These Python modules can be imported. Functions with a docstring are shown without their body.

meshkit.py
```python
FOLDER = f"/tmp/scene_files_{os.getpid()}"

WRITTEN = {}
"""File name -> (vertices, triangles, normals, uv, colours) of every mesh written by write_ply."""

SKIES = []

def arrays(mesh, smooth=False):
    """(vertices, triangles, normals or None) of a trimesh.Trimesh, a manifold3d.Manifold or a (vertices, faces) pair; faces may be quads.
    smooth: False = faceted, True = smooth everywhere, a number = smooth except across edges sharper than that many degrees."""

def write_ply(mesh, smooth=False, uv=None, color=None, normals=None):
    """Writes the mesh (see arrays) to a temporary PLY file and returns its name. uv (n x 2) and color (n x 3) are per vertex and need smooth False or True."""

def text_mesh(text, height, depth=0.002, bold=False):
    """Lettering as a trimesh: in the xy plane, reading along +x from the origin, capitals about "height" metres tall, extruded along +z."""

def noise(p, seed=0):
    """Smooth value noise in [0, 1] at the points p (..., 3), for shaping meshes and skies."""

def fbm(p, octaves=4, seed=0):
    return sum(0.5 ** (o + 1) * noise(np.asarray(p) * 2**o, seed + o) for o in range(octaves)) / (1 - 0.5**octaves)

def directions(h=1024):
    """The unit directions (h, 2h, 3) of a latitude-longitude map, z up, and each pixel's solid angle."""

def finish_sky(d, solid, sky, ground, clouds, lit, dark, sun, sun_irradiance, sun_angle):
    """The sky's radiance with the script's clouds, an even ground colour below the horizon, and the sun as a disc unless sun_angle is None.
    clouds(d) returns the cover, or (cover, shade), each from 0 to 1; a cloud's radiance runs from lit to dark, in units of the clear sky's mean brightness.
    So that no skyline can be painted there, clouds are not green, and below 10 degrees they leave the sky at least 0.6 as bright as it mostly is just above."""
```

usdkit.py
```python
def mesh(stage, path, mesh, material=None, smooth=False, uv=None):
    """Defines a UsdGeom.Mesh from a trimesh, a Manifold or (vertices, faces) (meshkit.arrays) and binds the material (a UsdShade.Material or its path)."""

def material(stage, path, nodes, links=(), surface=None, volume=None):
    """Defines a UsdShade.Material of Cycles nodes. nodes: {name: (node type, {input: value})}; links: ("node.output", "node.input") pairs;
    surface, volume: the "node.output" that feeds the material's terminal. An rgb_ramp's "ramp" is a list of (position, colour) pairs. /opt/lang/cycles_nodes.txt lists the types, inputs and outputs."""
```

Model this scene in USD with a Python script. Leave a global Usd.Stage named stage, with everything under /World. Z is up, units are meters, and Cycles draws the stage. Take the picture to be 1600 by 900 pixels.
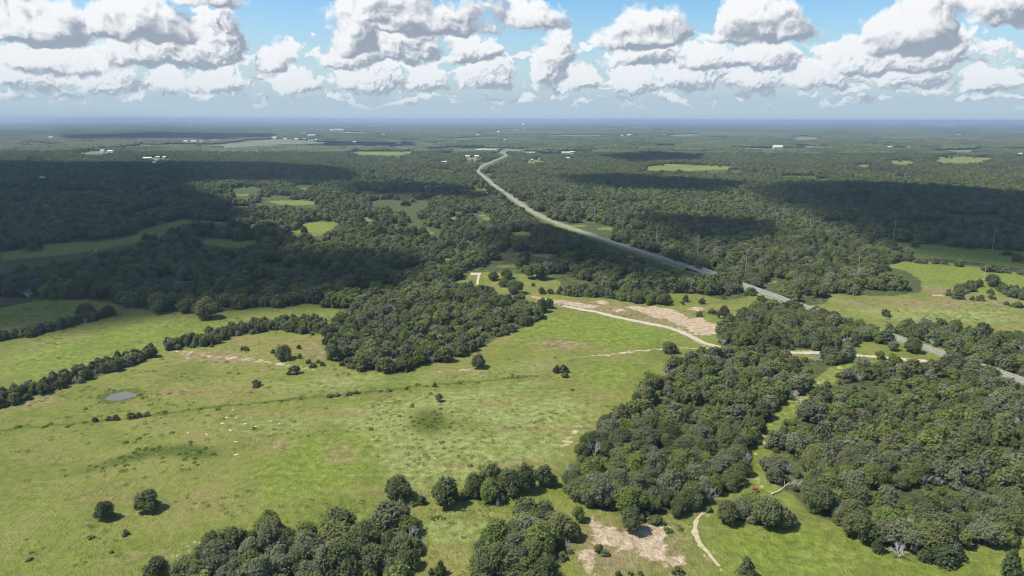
import math, numpy as np, trimesh, shapely, usdkit, meshkit
from shapely import Polygon, LineString, Point
from shapely.ops import unary_union
from pxr import Usd, UsdGeom, UsdLux, UsdShade, Gf, Sdf, Vt
HAZE=9.5e-5; HAZE_TOP=124.0
stage = Usd.Stage.CreateInMemory()
UsdGeom.Xform.Define(stage,'/World')
W_PX,H_PX,F_PX=1600.,900.,1067.
CAM_Z=115.0; PITCH=math.radians(13.88); ROLL=math.radians(0.16)
cam=UsdGeom.Camera.Define(stage,'/World/camera')
cam.CreateHorizontalApertureAttr(36.0); cam.CreateFocalLengthAttr(36.0*F_PX/W_PX)
cam.CreateExposureAttr(0.80)
cam.CreateClippingRangeAttr(Gf.Vec2f(1,200000))
cp,sp=math.cos(PITCH),math.sin(PITCH)
fwd=np.array([0,cp,-sp]); up0=np.array([0,sp,cp]); rt0=np.array([1.,0,0])
rt=math.cos(ROLL)*rt0+math.sin(ROLL)*up0; up=-math.sin(ROLL)*rt0+math.cos(ROLL)*up0
M=np.eye(4); M[0,:3]=rt; M[1,:3]=up; M[2,:3]=-fwd; M[3,:3]=[0,0,CAM_Z]
cam.AddTransformOp().Set(Gf.Matrix4d(*M.ravel().tolist()))
SUN_AZ=math.radians(-98); SUN_EL=math.radians(57)
SD=np.array([math.cos(SUN_EL)*math.sin(SUN_AZ),math.cos(SUN_EL)*math.cos(SUN_AZ),math.sin(SUN_EL)])
def sky_material(path):
    N={}; Lk=[]; cnt=[0]
    def nd(kind,**kw):
        cnt[0]+=1; n=f'n{cnt[0]}'
        vals={}
        for k,v in kw.items():
            if isinstance(v,str) and '.' in v: Lk.append((v,f'{n}.{k}'))
            else: vals[k]=v
        N[n]=(kind,vals); return n
    def m(op,a,b=0.0,c=None,clamp=False):
        kw=dict(math_type=op,value1=a,value2=b,use_clamp=clamp)
        if c is not None: kw['value3']=c
        return nd('math',**kw)+'.value'
    def vm(op,a,b): return nd('vector_math',math_type=op,vector1=a,vector2=b)+'.vector'
    def rng(v,a,b,c=0.0,d=1.0,t='smoothstep'): return nd('map_range',range_type=t,value=v,from_min=a,from_max=b,to_min=c,to_max=d,clamp=True)+'.result'
    def mixc(f,a,b): return nd('mix_color',blend_type='mix',fac=f,a=a,b=b)+'.result'
    def comb(x,y,z): return nd('combine_xyz',x=x,y=y,z=z)+'.vector'
    pos=nd('geometry')+'.position'
    D=nd('vector_math',math_type='normalize',vector1=pos)+'.vector'
    s=nd('separate_xyz',vector=D); x,y,z=s+'.x',s+'.y',s+'.z'
    hor=m('sqrt',m('add',m('multiply',x,x),m('multiply',y,y)))
    A=m('multiply',m('arctan2',x,y),10.67)           # 1 unit = 5.37 degrees
    E=m('multiply',m('divide',z,m('maximum',hor,0.02)),10.67)
    sky=nd('sky_texture',sky_type='single_scattering',sun_disc=False,sun_elevation=SUN_EL,sun_rotation=SUN_AZ,altitude=200.0,vector=D,air_density=1.0,aerosol_density=SKY_AERO,ozone_density=1.4)+'.color'
    S=1/SKY_STRENGTH
    # horizon haze of the clear sky
    hz=m('exponent',m('multiply',m('maximum',E,0.0),-1.0))
    sky=nd('hsv',hue=.5,saturation=1.55,value=1.0,fac=1.0,color=sky)+'.color'
    col=mixc(m('minimum',m('multiply',hz,1.3),1.0),sky,tuple(S*c for c in (0.261,0.340,0.403)))
    # a warp shared by all layers
    P=comb(A,E,0.0)
    wn=nd('noise_texture',vector=P,scale=1.35,detail=5.0,roughness=0.62)+'.color'
    P=vm('add',P,vm('multiply',vm('subtract',wn,(.5,.5,.5)),(.62,.46,0.)))
    lx,ly=-0.5,0.87
    def puff(p,scale,amp):
        a=nd('voronoi_texture',dimensions='2D',vector=p,scale=scale,feature='f1',detail=2.0,roughness=0.5,lacunarity=2.4,use_normalize=True)+'.distance'
        b=nd('noise_texture',dimensions='2D',vector=p,scale=scale*.8,detail=6.0,roughness=0.55)+'.fac'
        a=m('multiply',m('multiply',a,a),1.5)
        return m('multiply',m('subtract',m('subtract',m('multiply',b,2.3),a),0.95),amp)
    def blobs(p,bl):
        out=None
        for (cx,cy,rx,ry,rb) in bl:
            d=vm('multiply',vm('subtract',p,(cx,cy,0.0)),(1/rx,1/ry,0.0))
            d=vm('maximum',d,vm('multiply',d,(-1.0,-ry/rb,0.0)))
            f=m('subtract',1.0,nd('vector_math',math_type='dot_product',vector1=d,vector2=d)+'.value')
            out=f if out is None else nd('math',math_type='smoothmax',value1=out,value2=f,value3=0.2)+'.value'
        return m('maximum',out,-1.6)
    def off(k): return vm('add',P,(lx*k,ly*k,0.0))
    P2=off(.26)
    pf=[(puff(P,s,a),puff(off(dl),s,a)) for s,a,dl in ((4.4,1.0,.045),(1.9,1.15,.10),(8.0,.95,.028))]
    def layer(col,f1,f2,puffs,lo,hi,fade,gf,gp,dark=(0.181,0.210,0.256),white=(0.605,0.605,0.609)):
        h1=m('add',f1,puffs[0])
        al=rng(h1,lo,hi)
        df=m('add',m('multiply',m('subtract',f1,f2),gf),m('multiply',m('subtract',puffs[0],puffs[1]),gp))
        lit=rng(df,-0.12,0.46)
        thin=rng(h1,lo,lo+0.6,0.30,0.0)
        lit=nd('math',math_type='multiply_add',value1=lit,value2=0.88,value3=thin,use_clamp=True)+'.value'
        cc=mixc(lit,tuple(S*c for c in dark),tuple(S*c for c in white))
        if fade is not None: cc=mixc(fade,cc,hazecol)
        return mixc(al,col,cc)
    hazecol=tuple(S*c for c in (0.277,0.353,0.412))
    fade=m('maximum',rng(E,0.08,0.46,0.98,0.0),m('multiply',m('exponent',m('multiply',m('maximum',E,0.0),-1.7)),0.8))
    def px(x,base,w,top):
        dv=fwd+rt*((x-800)/F_PX)+up*((450-base)/F_PX)
        hh=math.hypot(dv[0],dv[1]); a=math.atan2(dv[0],dv[1])*10.67; e=dv[2]/hh*10.67
        return (a,e+.10,w/100*math.cos(a/10.67),(base-top)/100,.16)
    def band(p,e0,e1,cov,sc,seed):
        ss=nd('separate_xyz',vector=p)
        n=nd('noise_texture',dimensions='2D',vector=nd('vector_math',math_type='multiply_add',vector1=p,vector2=(1.,2.4,1.),vector3=(seed,0.,0.))+'.vector',scale=sc,detail=1.0)+'.fac'
        b=m('multiply',rng(ss+'.y',e0-0.30,e0+0.05),rng(ss+'.y',e1-0.3,e1+0.5,1.0,0.0))
        return m('add',nd('math',math_type='multiply_add',value1=n,value2=3.4,value3=cov-1.7)+'.value',m('multiply',m('subtract',1.0,b),-1.5))
    # distant small clouds that thicken towards the horizon, and high ones overhead, all round the compass
    col=layer(col,band(P,.26,1.0,.02,2.6,3.1),band(P2,.26,1.0,.02,2.6,3.1),pf[2],-.05,.45,fade,.5,.7)
    col=layer(col,band(P,2.6,60.,-.25,.30,5.3),band(P2,2.6,60.,-.25,.30,5.3),pf[1],-.05,.25,None,1.0,1.0)
    for k,(bl,q) in enumerate(CLOUD_BLOBS):
        bb=[px(*b) for b in bl]
        col=layer(col,blobs(P,bb),blobs(P2,bb),pf[q],-.02,.50,fade,.75,.80)
    N['bg']=('background_shader',{'strength':SKY_STRENGTH}); Lk.append((col,'bg.color'))
    return usdkit.material(stage,path,N,Lk,surface='bg.background')
SKY_STRENGTH=0.10; SKY_AERO=1.0
# big cumulus in the view: (x, base y, half width, top y), the farthest first
CLOUD_BLOBS=[
 ([(40,138,70,108),(165,141,48,106),(262,144,44,122),(345,140,46,112),(470,143,42,118),(575,137,55,100),(665,140,40,108),(762,136,48,92),(905,141,36,116),(985,140,42,110),(1075,137,62,100),(1180,140,50,108),(1285,136,60,100),(1420,134,58,98),(1545,142,48,118)],2),
 ([(90,112,90,88),(262,103,92,56),(345,98,42,14),(435,108,34,78),(545,102,48,72),(625,96,74,44),(735,97,52,60),(862,126,36,62),(1005,102,66,66),(1105,108,52,76),(1185,110,66,70),(1350,110,80,72),(1450,106,74,58)],0),
 ([(50,68,100,10),(205,66,100,14),(655,54,130,-20),(835,46,48,0),(562,84,44,10),(1000,72,66,16),(1195,66,86,-5),(1420,78,78,10),(1570,40,64,-20),(318,10,56,-30)],1),
]
dome=UsdLux.DomeLight.Define(stage,'/World/sky')
dome.CreateIntensityAttr(1.0)
sm=sky_material('/World/Looks/sky_look')
UsdShade.MaterialBindingAPI.Apply(dome.GetPrim()).Bind(sm)
dome.GetPrim().SetCustomDataByKey('kind','structure')
sun=UsdLux.DistantLight.Define(stage,'/World/sun'); sun.CreateIntensityAttr(1.05); sun.CreateAngleAttr(0.5); sun.CreateNormalizeAttr(True); sun.CreateColorAttr(Gf.Vec3f(1,.955,.88))
zz=SD; xx=np.cross([0,0,1.],zz); xx/=np.linalg.norm(xx); yy=np.cross(zz,xx)
M=np.eye(4); M[0,:3]=xx; M[1,:3]=yy; M[2,:3]=zz
sun.AddTransformOp().Set(Gf.Matrix4d(*M.ravel().tolist()))

# ------------------------------------------------------------------ helpers
rs=np.random.RandomState
CP=np.array([0,0,CAM_Z])
def ray(px,py):
    px,py=np.asarray(px,float),np.asarray(py,float)
    return fwd+rt*((px-800)/F_PX)[...,None]+up*((450-py)/F_PX)[...,None]
def gp(px,py,z=0.0):                      # pixel -> point on the plane at height z
    d=ray(px,py); t=(z-CAM_Z)/d[...,2]
    return CP+d*t[...,None]
def proj(x,y,z):                          # world -> pixel
    q=np.stack([np.asarray(x,float),np.asarray(y,float),np.asarray(z,float)-CAM_Z+0*np.asarray(x,float)],-1)
    w=q@fwd; w=np.where(w<1,1,w)
    return 800+F_PX*(q@rt)/w, 450-F_PX*(q@up)/w
def wpoly(pts):                           # pixel outline -> ground polygon
    p=gp([a for a,b in pts],[b for a,b in pts])
    return Polygon(p[:,:2]).buffer(0)
def wline(pts,width):
    p=gp([a for a,b in pts],[b for a,b in pts])
    return LineString(p[:,:2]).buffer(width/2)
def c7(l): return [(800+x/3.9125,670+y/3.9125) for x,y in l]
def c3(l): return [(800+x/3.9125,440+y/3.9125) for x,y in l]
def c1(l): return [(x/3.9125,440+y/3.9125) for x,y in l]
def c2(l): return [(400+x/3.9125,440+y/3.9125) for x,y in l]
used={}
def numbered(name):
    n=used.get(name,0); used[name]=n+1
    return name if n==0 else f'{name}_{n:03d}'
def tag(prim,label=None,cat=None,group=None,kind=None):
    for k,v in (('label',label),('category',cat),('group',group),('kind',kind)):
        if v: prim.SetCustomDataByKey(k,v)
def structure(name,mesh_,mat,smooth=False):
    m=usdkit.mesh(stage,'/World/'+numbered(name),mesh_,mat,smooth); tag(m.GetPrim(),kind='structure'); return m
def bind(prim,mat): UsdShade.MaterialBindingAPI.Apply(prim).Bind(mat)
def thing(name,label,cat,loc,rz=0,sc=1.0,group=None,ref=None):
    x=UsdGeom.Xform.Define(stage,'/World/'+numbered(name))
    x.AddTranslateOp().Set(Gf.Vec3d(*map(float,loc)))
    if rz: x.AddRotateZOp().Set(float(rz))
    if np.ndim(sc) or sc!=1.0: x.AddScaleOp().Set(Gf.Vec3f(*(np.broadcast_to(sc,3).astype(float).tolist())))
    tag(x.GetPrim(),label,cat,group)
    if ref: x.GetPrim().GetReferences().AddInternalReference(ref); x.GetPrim().SetInstanceable(True)
    return x.GetPrim()
def part(parent,name,mesh_,mat,smooth=False):
    base=f'{parent.GetPath()}/{name}'; p=base; k=0
    while stage.GetPrimAtPath(p): k+=1; p=f'{base}_{k:03d}'
    return usdkit.mesh(stage,p,mesh_,mat,smooth).GetPrim()
def box(cx,cy,cz,sx,sy,sz): 
    b=trimesh.creation.box([sx,sy,sz]); b.apply_translation([cx,cy,cz]); return b
cat_=trimesh.util.concatenate
# ------------------------------------------------------------------ materials
def mat(name,nodes,links=(),surface='p.BSDF',volume=None): return usdkit.material(stage,'/World/Looks/'+name,nodes,links,surface,volume)
def flat(name,col,rough=.8,metal=0.0,var=.25,scale=1.5):
    lo=tuple(c*(1-var) for c in col); hi=tuple(min(1,c*(1+var)) for c in col)
    return mat(name,{'g':('geometry',{}),'n':('noise_texture',{'scale':scale,'detail':4.0}),'r':('rgb_ramp',{'ramp':[(.3,lo),(.7,hi)]}),'p':('principled_bsdf',{'roughness':rough,'metallic':metal})},
      [('g.position','n.vector'),('n.fac','r.fac'),('r.color','p.base_color')])
def leaf(name,a,b,trans=.34):
    return mat(name,{'g':('geometry',{}),'o':('object_info',{}),'n':('noise_texture',{'scale':.035,'detail':2.0}),'n2':('noise_texture',{'scale':.55,'detail':3.0}),
       's':('math',{'math_type':'multiply_add','value2':.45}),'s2':('math',{'math_type':'multiply_add','value2':.55,'value3':-.05}),
       'w':('white_noise_texture',{'dimensions':'1D'}),'s3':('math',{'math_type':'multiply_add','value2':.35,'value3':0.0}),
       'r':('rgb_ramp',{'ramp':[(.25,a),(.85,b)]}),'d':('diffuse_bsdf',{}),'t':('translucent_bsdf',{}),'h':('hsv',{'hue':.49,'saturation':1.1,'value':1.25,'fac':1.0}),'m':('mix_closure',{'fac':trans})},
      [('g.position','n.vector'),('g.position','n2.vector'),('o.random','w.w'),('n.fac','s2.value1'),('w.value','s3.value1'),('s2.value','s3.value3'),('n2.fac','s.value1'),('s3.value','s.value3'),('s.value','r.fac'),
       ('r.color','d.color'),('r.color','h.color'),('h.color','t.color'),('d.BSDF','m.closure1'),('t.BSDF','m.closure2')],surface='m.closure')
LEAF={'dark':leaf('dark_leaves',(0.060,0.078,0.033),(0.148,0.173,0.073)),
      'grey':leaf('grey_green_leaves',(0.087,0.098,0.056),(0.190,0.203,0.115)),
      'olive':leaf('olive_leaves',(0.080,0.092,0.033),(0.174,0.186,0.073)),
      'fresh':leaf('fresh_leaves',(0.087,0.125,0.031),(0.180,0.229,0.065)),
      'lime':leaf('yellow_green_leaves',(0.103,0.134,0.035),(0.183,0.225,0.070)),
      'cedar':leaf('cedar_leaves',(0.048,0.066,0.028),(0.101,0.128,0.053))}
BARK=flat('bark',(.11,.095,.08),.9); DEADWOOD=flat('dead_wood',(.38,.36,.33),.9)
# ------------------------------------------------------------------ plant meshes
def tube(pts,r0,r1,n=5):
    pts=np.asarray(pts,float); V=[];F=[]; k=len(pts)
    for i,p in enumerate(pts):
        t=pts[min(i+1,k-1)]-pts[max(i-1,0)]; t/=np.linalg.norm(t)+1e-9
        a=np.cross(t,[.3,.9,.2]); a/=np.linalg.norm(a)+1e-9; b=np.cross(t,a); r=r0+(r1-r0)*i/(k-1)
        for j in range(n): V.append(p+r*(math.cos(2*math.pi*j/n)*a+math.sin(2*math.pi*j/n)*b))
    for i in range(k-1):
        for j in range(n):
            q=i*n+j; w=i*n+(j+1)%n; F+=[[q,w,w+n],[q,w+n,q+n]]
    return trimesh.Trimesh(np.array(V),np.array(F),process=False)
def leaves(r,pos,nrm,size,asp=1.0):
    n=len(pos); a=np.cross(nrm,r.normal(size=(n,3))); a/=np.linalg.norm(a,axis=1,keepdims=True)+1e-9; b=np.cross(nrm,a)
    s=(size*r.uniform(.6,1.4,n))[:,None]; bend=nrm*s*.28
    V=np.concatenate([pos-a*s-bend,pos-b*s*asp*.8,pos+a*s-bend,pos+b*s*asp*.8],0)
    i=np.arange(n); F=np.concatenate([np.stack([i,i+n,i+3*n],1),np.stack([i+n,i+2*n,i+3*n],1)],0)
    return trimesh.Trimesh(V,F,process=False)
def crown(seed,R,H,z0,nl,nleaf,size,shape='oak',core=1,low=.0):
    r=rs(seed); C=[];Q=[]
    for i in range(nl):
        if shape=='cedar':
            t=(i+.5)/nl; rad=R*(1.05-t)*.75+.12*R; c=[r.uniform(-.18,.18)*R,r.uniform(-.18,.18)*R,z0+H*(.10+.82*t)]; q=rad*r.uniform(.75,1.05)
        else:
            a=2.39996*i+r.uniform(-.5,.5); t=(i+.5)/nl; rr=R*.76*math.sqrt(1-t*.93)*r.uniform(.62,1.15); q=R*(.17+.24*r.rand()**1.3)
            c=[rr*math.cos(a)*1.12,rr*math.sin(a)*.92,z0+H*(low+(.62-low)*t**.8+.10)+r.uniform(-.10,.08)*H]
            c[2]=min(c[2],z0+H-q*.7)
        C.append(c);Q.append(q)
    C=np.array(C);Q=np.array(Q); w=Q**2; out=[]
    k=r.choice(nl,size=nleaf*2,p=w/w.sum()); d=r.normal(size=(nleaf*2,3)); d[:,2]+=.25; d/=np.linalg.norm(d,axis=1,keepdims=True)
    pos=C[k]+d*(Q[k]*(.72+.66*r.rand(nleaf*2)**2.0))[:,None]
    dist=np.linalg.norm(pos[:,None]-C[None],axis=2)/Q[None]
    keep=((dist<.72).sum(1)==0)&(pos[:,2]>z0*.6); pos,d=pos[keep][:nleaf],d[keep][:nleaf]
    nr=d*.7+[0,0,.55]+r.normal(size=d.shape)*.55; nr/=np.linalg.norm(nr,axis=1,keepdims=True)
    out.append(leaves(r,pos,nr,size))
    if core:
        for c,q in zip(C,Q):
            s=trimesh.creation.icosphere(core-1 if core<3 else 2,q*.66); s.vertices*=1+.18*(r.rand(len(s.vertices),1)-.5); s.apply_translation(c); out.append(s)
    return cat_(out)
def trunk(seed,z0,H,R,rad):
    r=rs(seed); b=np.array([r.uniform(-.3,.3),r.uniform(-.3,.3),z0]); o=[tube([[0,0,-.6],[0,0,.1],b*[.6,.6,.55],b],rad*1.25,rad*.8,6)]
    for i in range(5):
        a=2*math.pi*i/5+r.uniform(-.4,.4); e=b+[math.cos(a)*R*.55,math.sin(a)*R*.55,H*r.uniform(.3,.55)]
        o.append(tube([b-[0,0,.3],(b+e)/2+[0,0,-.1*H],e],rad*.5,rad*.14,4))
    return cat_(o)
def dead(seed,H,spread,n=5,depth=3):
    r=rs(seed); o=[]
    def br(p,d,L,rad,k):
        q=p+d*L; mid=(p+q)/2+r.normal(size=3)*L*.08; o.append(tube([p,mid,q],rad,rad*.55,4))
        if k==0: return
        for _ in range(r.randint(3,5)):
            e=d+r.normal(size=3)*spread; e[2]+=.12; e/=np.linalg.norm(e); t=r.uniform(.45,1.0)
            br(p+(q-p)*t,e,L*r.uniform(.5,.75),rad*.5,k-1)
    for i in range(n):
        a=2*math.pi*i/n+r.uniform(-.5,.5); d=np.array([math.cos(a)*spread*.9,math.sin(a)*spread*.9,1.0]); d/=np.linalg.norm(d)
        br(np.array([0,0,-.3]),d,H*.45,.035*H/2+.03,depth)
    return cat_(o)
CLS={}
def cls(name,parts):
    p=stage.CreateClassPrim('/World/'+name)
    for pn,m_,mt in parts: usdkit.mesh(stage,f'/World/{name}/{pn}',m_,mt)
    CLS[name]=p.GetPath(); return p.GetPath()
# unit trees: crown radius about 5 m, height about 9 m
NEAR={}; CR={}
for s in range(5):
    cm=crown(40+s,5.0,[7.0,6.4,7.6,6.8,6.0][s],[1.6,1.8,1.5,1.9,1.4][s],[30,26,34,24,30][s],3600,.34,core=2); tm=trunk(60+s,2.6,6,5,.28)
    for t in ('dark','grey','olive','fresh','lime'): NEAR[s,t]=cls(f'broadleaf_tree_{t}_{"abcde"[s]}',[('trunk',tm,BARK),('crown',cm,LEAF[t])])
RAG=[cls(f'ragged_tree_{"ab"[s]}',[('trunk',trunk(66+s,2.2,6.5,5,.3),BARK),('crown',crown(240+s,4.6,7.6,.9,22,2300,.36,core=2),LEAF['dark'])]) for s in range(2)]
CED=[cls(f'cedar_{"abc"[s]}',[('trunk',tube([[0,0,-.4],[0,0,2.5],[0,0,5]],.16,.05,5),BARK),('crown',crown(80+s,2.0,6.0,.25,9,1100,.27,'cedar',core=2),LEAF['cedar'])]) for s in range(3)]
SHR={(s,t):cls(f'shrub_{t}_{"abc"[s]}',[('stem',cat_([tube([[0,0,-.2],[.2*math.cos(a),.2*math.sin(a),.5],[.7*math.cos(a),.7*math.sin(a),1.3]],.06,.02,4) for a in (0,2,4.2)]),BARK),('crown',crown(90+s,1.5,2.1,.05,8,620,.20,core=2,low=-.05),LEAF[t])]) for s in range(3) for t in ('dark','olive','fresh','grey')}
DEAD=[cls(f'bare_tree_{"abc"[s]}',[('branches',dead(120+s,7.5,.55,[3,4,5][s],3),DEADWOOD)]) for s in range(3)]
# ------------------------------------------------------------------ outlines traced on the ground
OPEN=[(-80,488),(0,482),(60,470),(130,466),(185,475),(235,484),(330,486),(420,480),(480,476),(520,480),(560,500),(700,470),(716,445),(720,432),(760,427),(800,431),(850,431),(872,440),(880,450),(930,460),(1000,462),(1050,458),(1085,454),(1130,468),(1165,462),(1195,452),(1225,462),(1240,480),(1290,472),(1300,458),(1395,462),(1440,456),(1440,438),(1418,424),(1383,416),(1420,407),(1480,410),(1540,418),(1600,428),(1760,448),(1760,1000),(-80,1000)]
WOODS={
'wood left of the grassy track':[(1005,612),(955,660),(905,712),(885,755),(900,785),(960,800),(1000,812),(1010,798),(1060,800),(1080,795),(1105,775),(1145,765),(1166,735),(1175,700),(1186,680),(1213,652),(1247,627),(1284,590),(1304,574),(1296,566),(1230,560),(1180,553),(1130,556),(1085,562),(1045,585)],
'wood above the gravel road':[(1118,520),(1128,543),(1200,547),(1290,551),(1326,552),(1336,540),(1368,525),(1330,505),(1300,490),(1270,478),(1230,480),(1180,485),(1150,495),(1132,508)],
'wood right of the grassy track':[(1325,582),(1288,610),(1262,635),(1230,665),(1203,700),(1197,740),(1225,762),(1255,780),(1265,800),(1300,810),(1340,833),(1390,848),(1470,858),(1500,855),(1560,845),(1610,820),(1700,790),(1700,606),(1600,604),(1560,594),(1500,584),(1440,582),(1385,580)],
'clump beside the grassy track':[(1130,803),(1155,812),(1190,816),(1222,813),(1215,795),(1180,785),(1145,788)],
'wood behind the highway bend':[(1378,520),(1430,530),(1490,550),(1540,568),(1580,582),(1640,600),(1700,560),(1700,525),(1600,530),(1540,522),(1480,516),(1420,512)],
'bottom left wood':[(275,905),(300,885),(340,862),(365,848),(390,845),(420,842),(440,855),(480,850),(510,838),(545,838),(560,862),(585,850),(600,838),(645,838),(648,870),(655,905),(670,1000),(500,1040),(240,1040)],
'bottom centre wood':[(748,880),(765,860),(790,845),(800,822),(835,806),(870,812),(886,826),(892,842),(884,868),(868,900),(850,980),(740,980),(735,905)],
'central wood':[(520,562),(540,573),(590,580),(640,582),(650,572),(700,565),(745,548),(780,530),(820,515),(843,503),(846,492),(825,482),(805,472),(775,463),(740,455),(700,452),(660,455),(630,450),(600,470),(560,500),(520,512),(508,535)],
'tree belt beside the central wood':[(262,546),(300,541),(335,540),(352,528),(400,520),(440,515),(460,522),(500,525),(512,512),(480,502),(420,506),(362,513),(305,530),(258,540)],
'hedge belt on the left':[(-60,655),(0,640),(60,618),(120,600),(180,580),(240,558),(236,547),(180,565),(120,585),(60,604),(-60,640)],
'hedge below the shaded meadow':[(-60,545),(0,531),(60,522),(110,507),(178,491),(175,486),(110,500),(40,518),(-60,535)],
'scrub by the sandy patch':[(870,462),(900,466),(940,467),(965,470),(990,474),(1042,478),(1050,472),(1030,462),(1000,460),(940,456),(900,455),(880,456)],
'trees below the highway bridge':[(1110,452),(1130,467),(1165,463),(1178,459),(1150,450),(1122,438),(1108,440)],
'roadside trees above the gravel road':[(1230,474),(1265,486),(1300,498),(1340,512),(1392,530),(1388,541),(1330,528),(1258,496),(1228,482)],
'roadside trees below the far highway':[(1476,562),(1500,570),(1530,581),(1552,590),(1548,596),(1500,588),(1470,574)],
'trees beside the gravel road':[(1282,558),(1300,562),(1326,562),(1322,568),(1296,570)],
'roadside trees at far right':[(1478,557),(1540,578),(1550,592),(1500,584),(1468,570)],
'hedge under the tall pole':[(1476,460),(1492,456),(1512,448),(1532,443),(1532,449),(1507,459),(1482,463)],
'hedge at the right edge':[(1555,452),(1600,456),(1700,468),(1700,478),(1600,470),(1574,462)],
}
CLEAR=[
[(-40,398),(7,394),(67,381),(150,378),(200,371),(230,356),(283,344),(320,344),(357,348),(320,353),(277,361),(253,368),(200,382),(167,388),(100,398),(33,404),(-40,412)],
[(293,379),(340,373),(400,375),(403,384),(390,389),(340,385)],[(452,366),(470,351),(500,346),(530,349),(505,368),(470,370)],
[(415,314),(460,313),(505,315),(490,320),(440,320)],[(573,304),(620,303),(665,304),(655,309),(600,310)],[(627,359),(650,355),(665,358),(680,364),(672,368),(650,363),(632,364)],
[(755,340),(765,338),(770,350),(758,354)],[(552,460),(575,450),(615,440),(612,447),(585,459),(560,465)],[(725,298),(755,293),(768,300),(745,304),(728,303)],
[(545,238),(600,236),(645,237),(640,242),(590,243),(550,242)],[(687,234),(700,231),(745,231),(748,234),(710,237),(690,238)],
[(1005,262),(1040,256),(1100,258),(1145,260),(1148,264),(1080,267),(1010,266)],[(1460,246),(1500,244),(1550,247),(1540,254),(1480,256),(1462,253)],[(1388,252),(1410,250),(1432,254),(1425,258),(1395,257)],[(1330,259),(1350,257),(1362,260),(1345,262)],
[(1375,378),(1440,381),(1500,386),(1600,393),(1760,400),(1760,428),(1600,420),(1540,412),(1480,405),(1430,403),(1400,396)],
[(1195,437),(1212,436),(1215,440),(1200,442)],[(822,250),(845,246),(850,252),(835,258),(825,255)],[(720,246),(750,246),(757,252),(738,252)],
]
FAR=[[(300,228),(340,226),(380,222),(430,217),(470,220),(515,223),(510,227),(460,227),(400,228),(360,231),(310,230)],[(1230,215),(1250,213),(1280,215),(1275,219),(1255,221),(1240,219)],[(1040,211),(1070,209),(1100,211),(1080,214),(1050,214)],
[(95,213.6),(165,212.8),(165,214.4),(95,215)],[(100,220.5),(160,220),(165,221.5),(105,222)],[(200,226.6),(250,225.5),(300,226),(290,228.5),(215,228)],[(810,237.5),(905,236),(905,239),(812,240)],[(850,211.5),(895,210.5),(950,210),(950,212.5),(860,213.5)],
[(1460,236),(1510,234),(1560,236),(1540,238.5),(1475,239)],[(1209,230.5),(1222,230.2),(1222,232),(1209,232.2)],[(530,206.5),(580,206),(580,207.8),(532,208)],[(1190,233),(1290,232),(1330,233.5),(1200,235)],[(120,237.5),(180,236),(182,240),(130,241)],[(225,246),(265,246),(265,250.5),(228,250.5)]]
ROADPX=[(1660,616),(1600,596),(1545,575),(1475,553),(1440,541),(1400,528),(1340,508),(1265,483),(1210,464),(1172,452),(1105,429),(1050,411),(1000,393.5),(950,376.5),(900,359.5),(860,345),(830,330),(800,309),(775,291),(757,277),(746,267.5),(750,261),(765,254),(780,248),(792,243),(787,238.5),(770,236.5)]
GRAVEL=c3([(270,150),(400,175),(560,190),(640,220),(760,245),(900,265),(1020,290),(1070,315),(1120,360),(1190,402),(1300,425)])+[(1180,552),(1255,551.5),(1300,553),(1330,556),(1400,562),(1437,566),(1470,567)]
TRACK2=c3([(1180,414),(1000,418),(870,425),(740,435),(600,455),(500,463),(400,471)])
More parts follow.
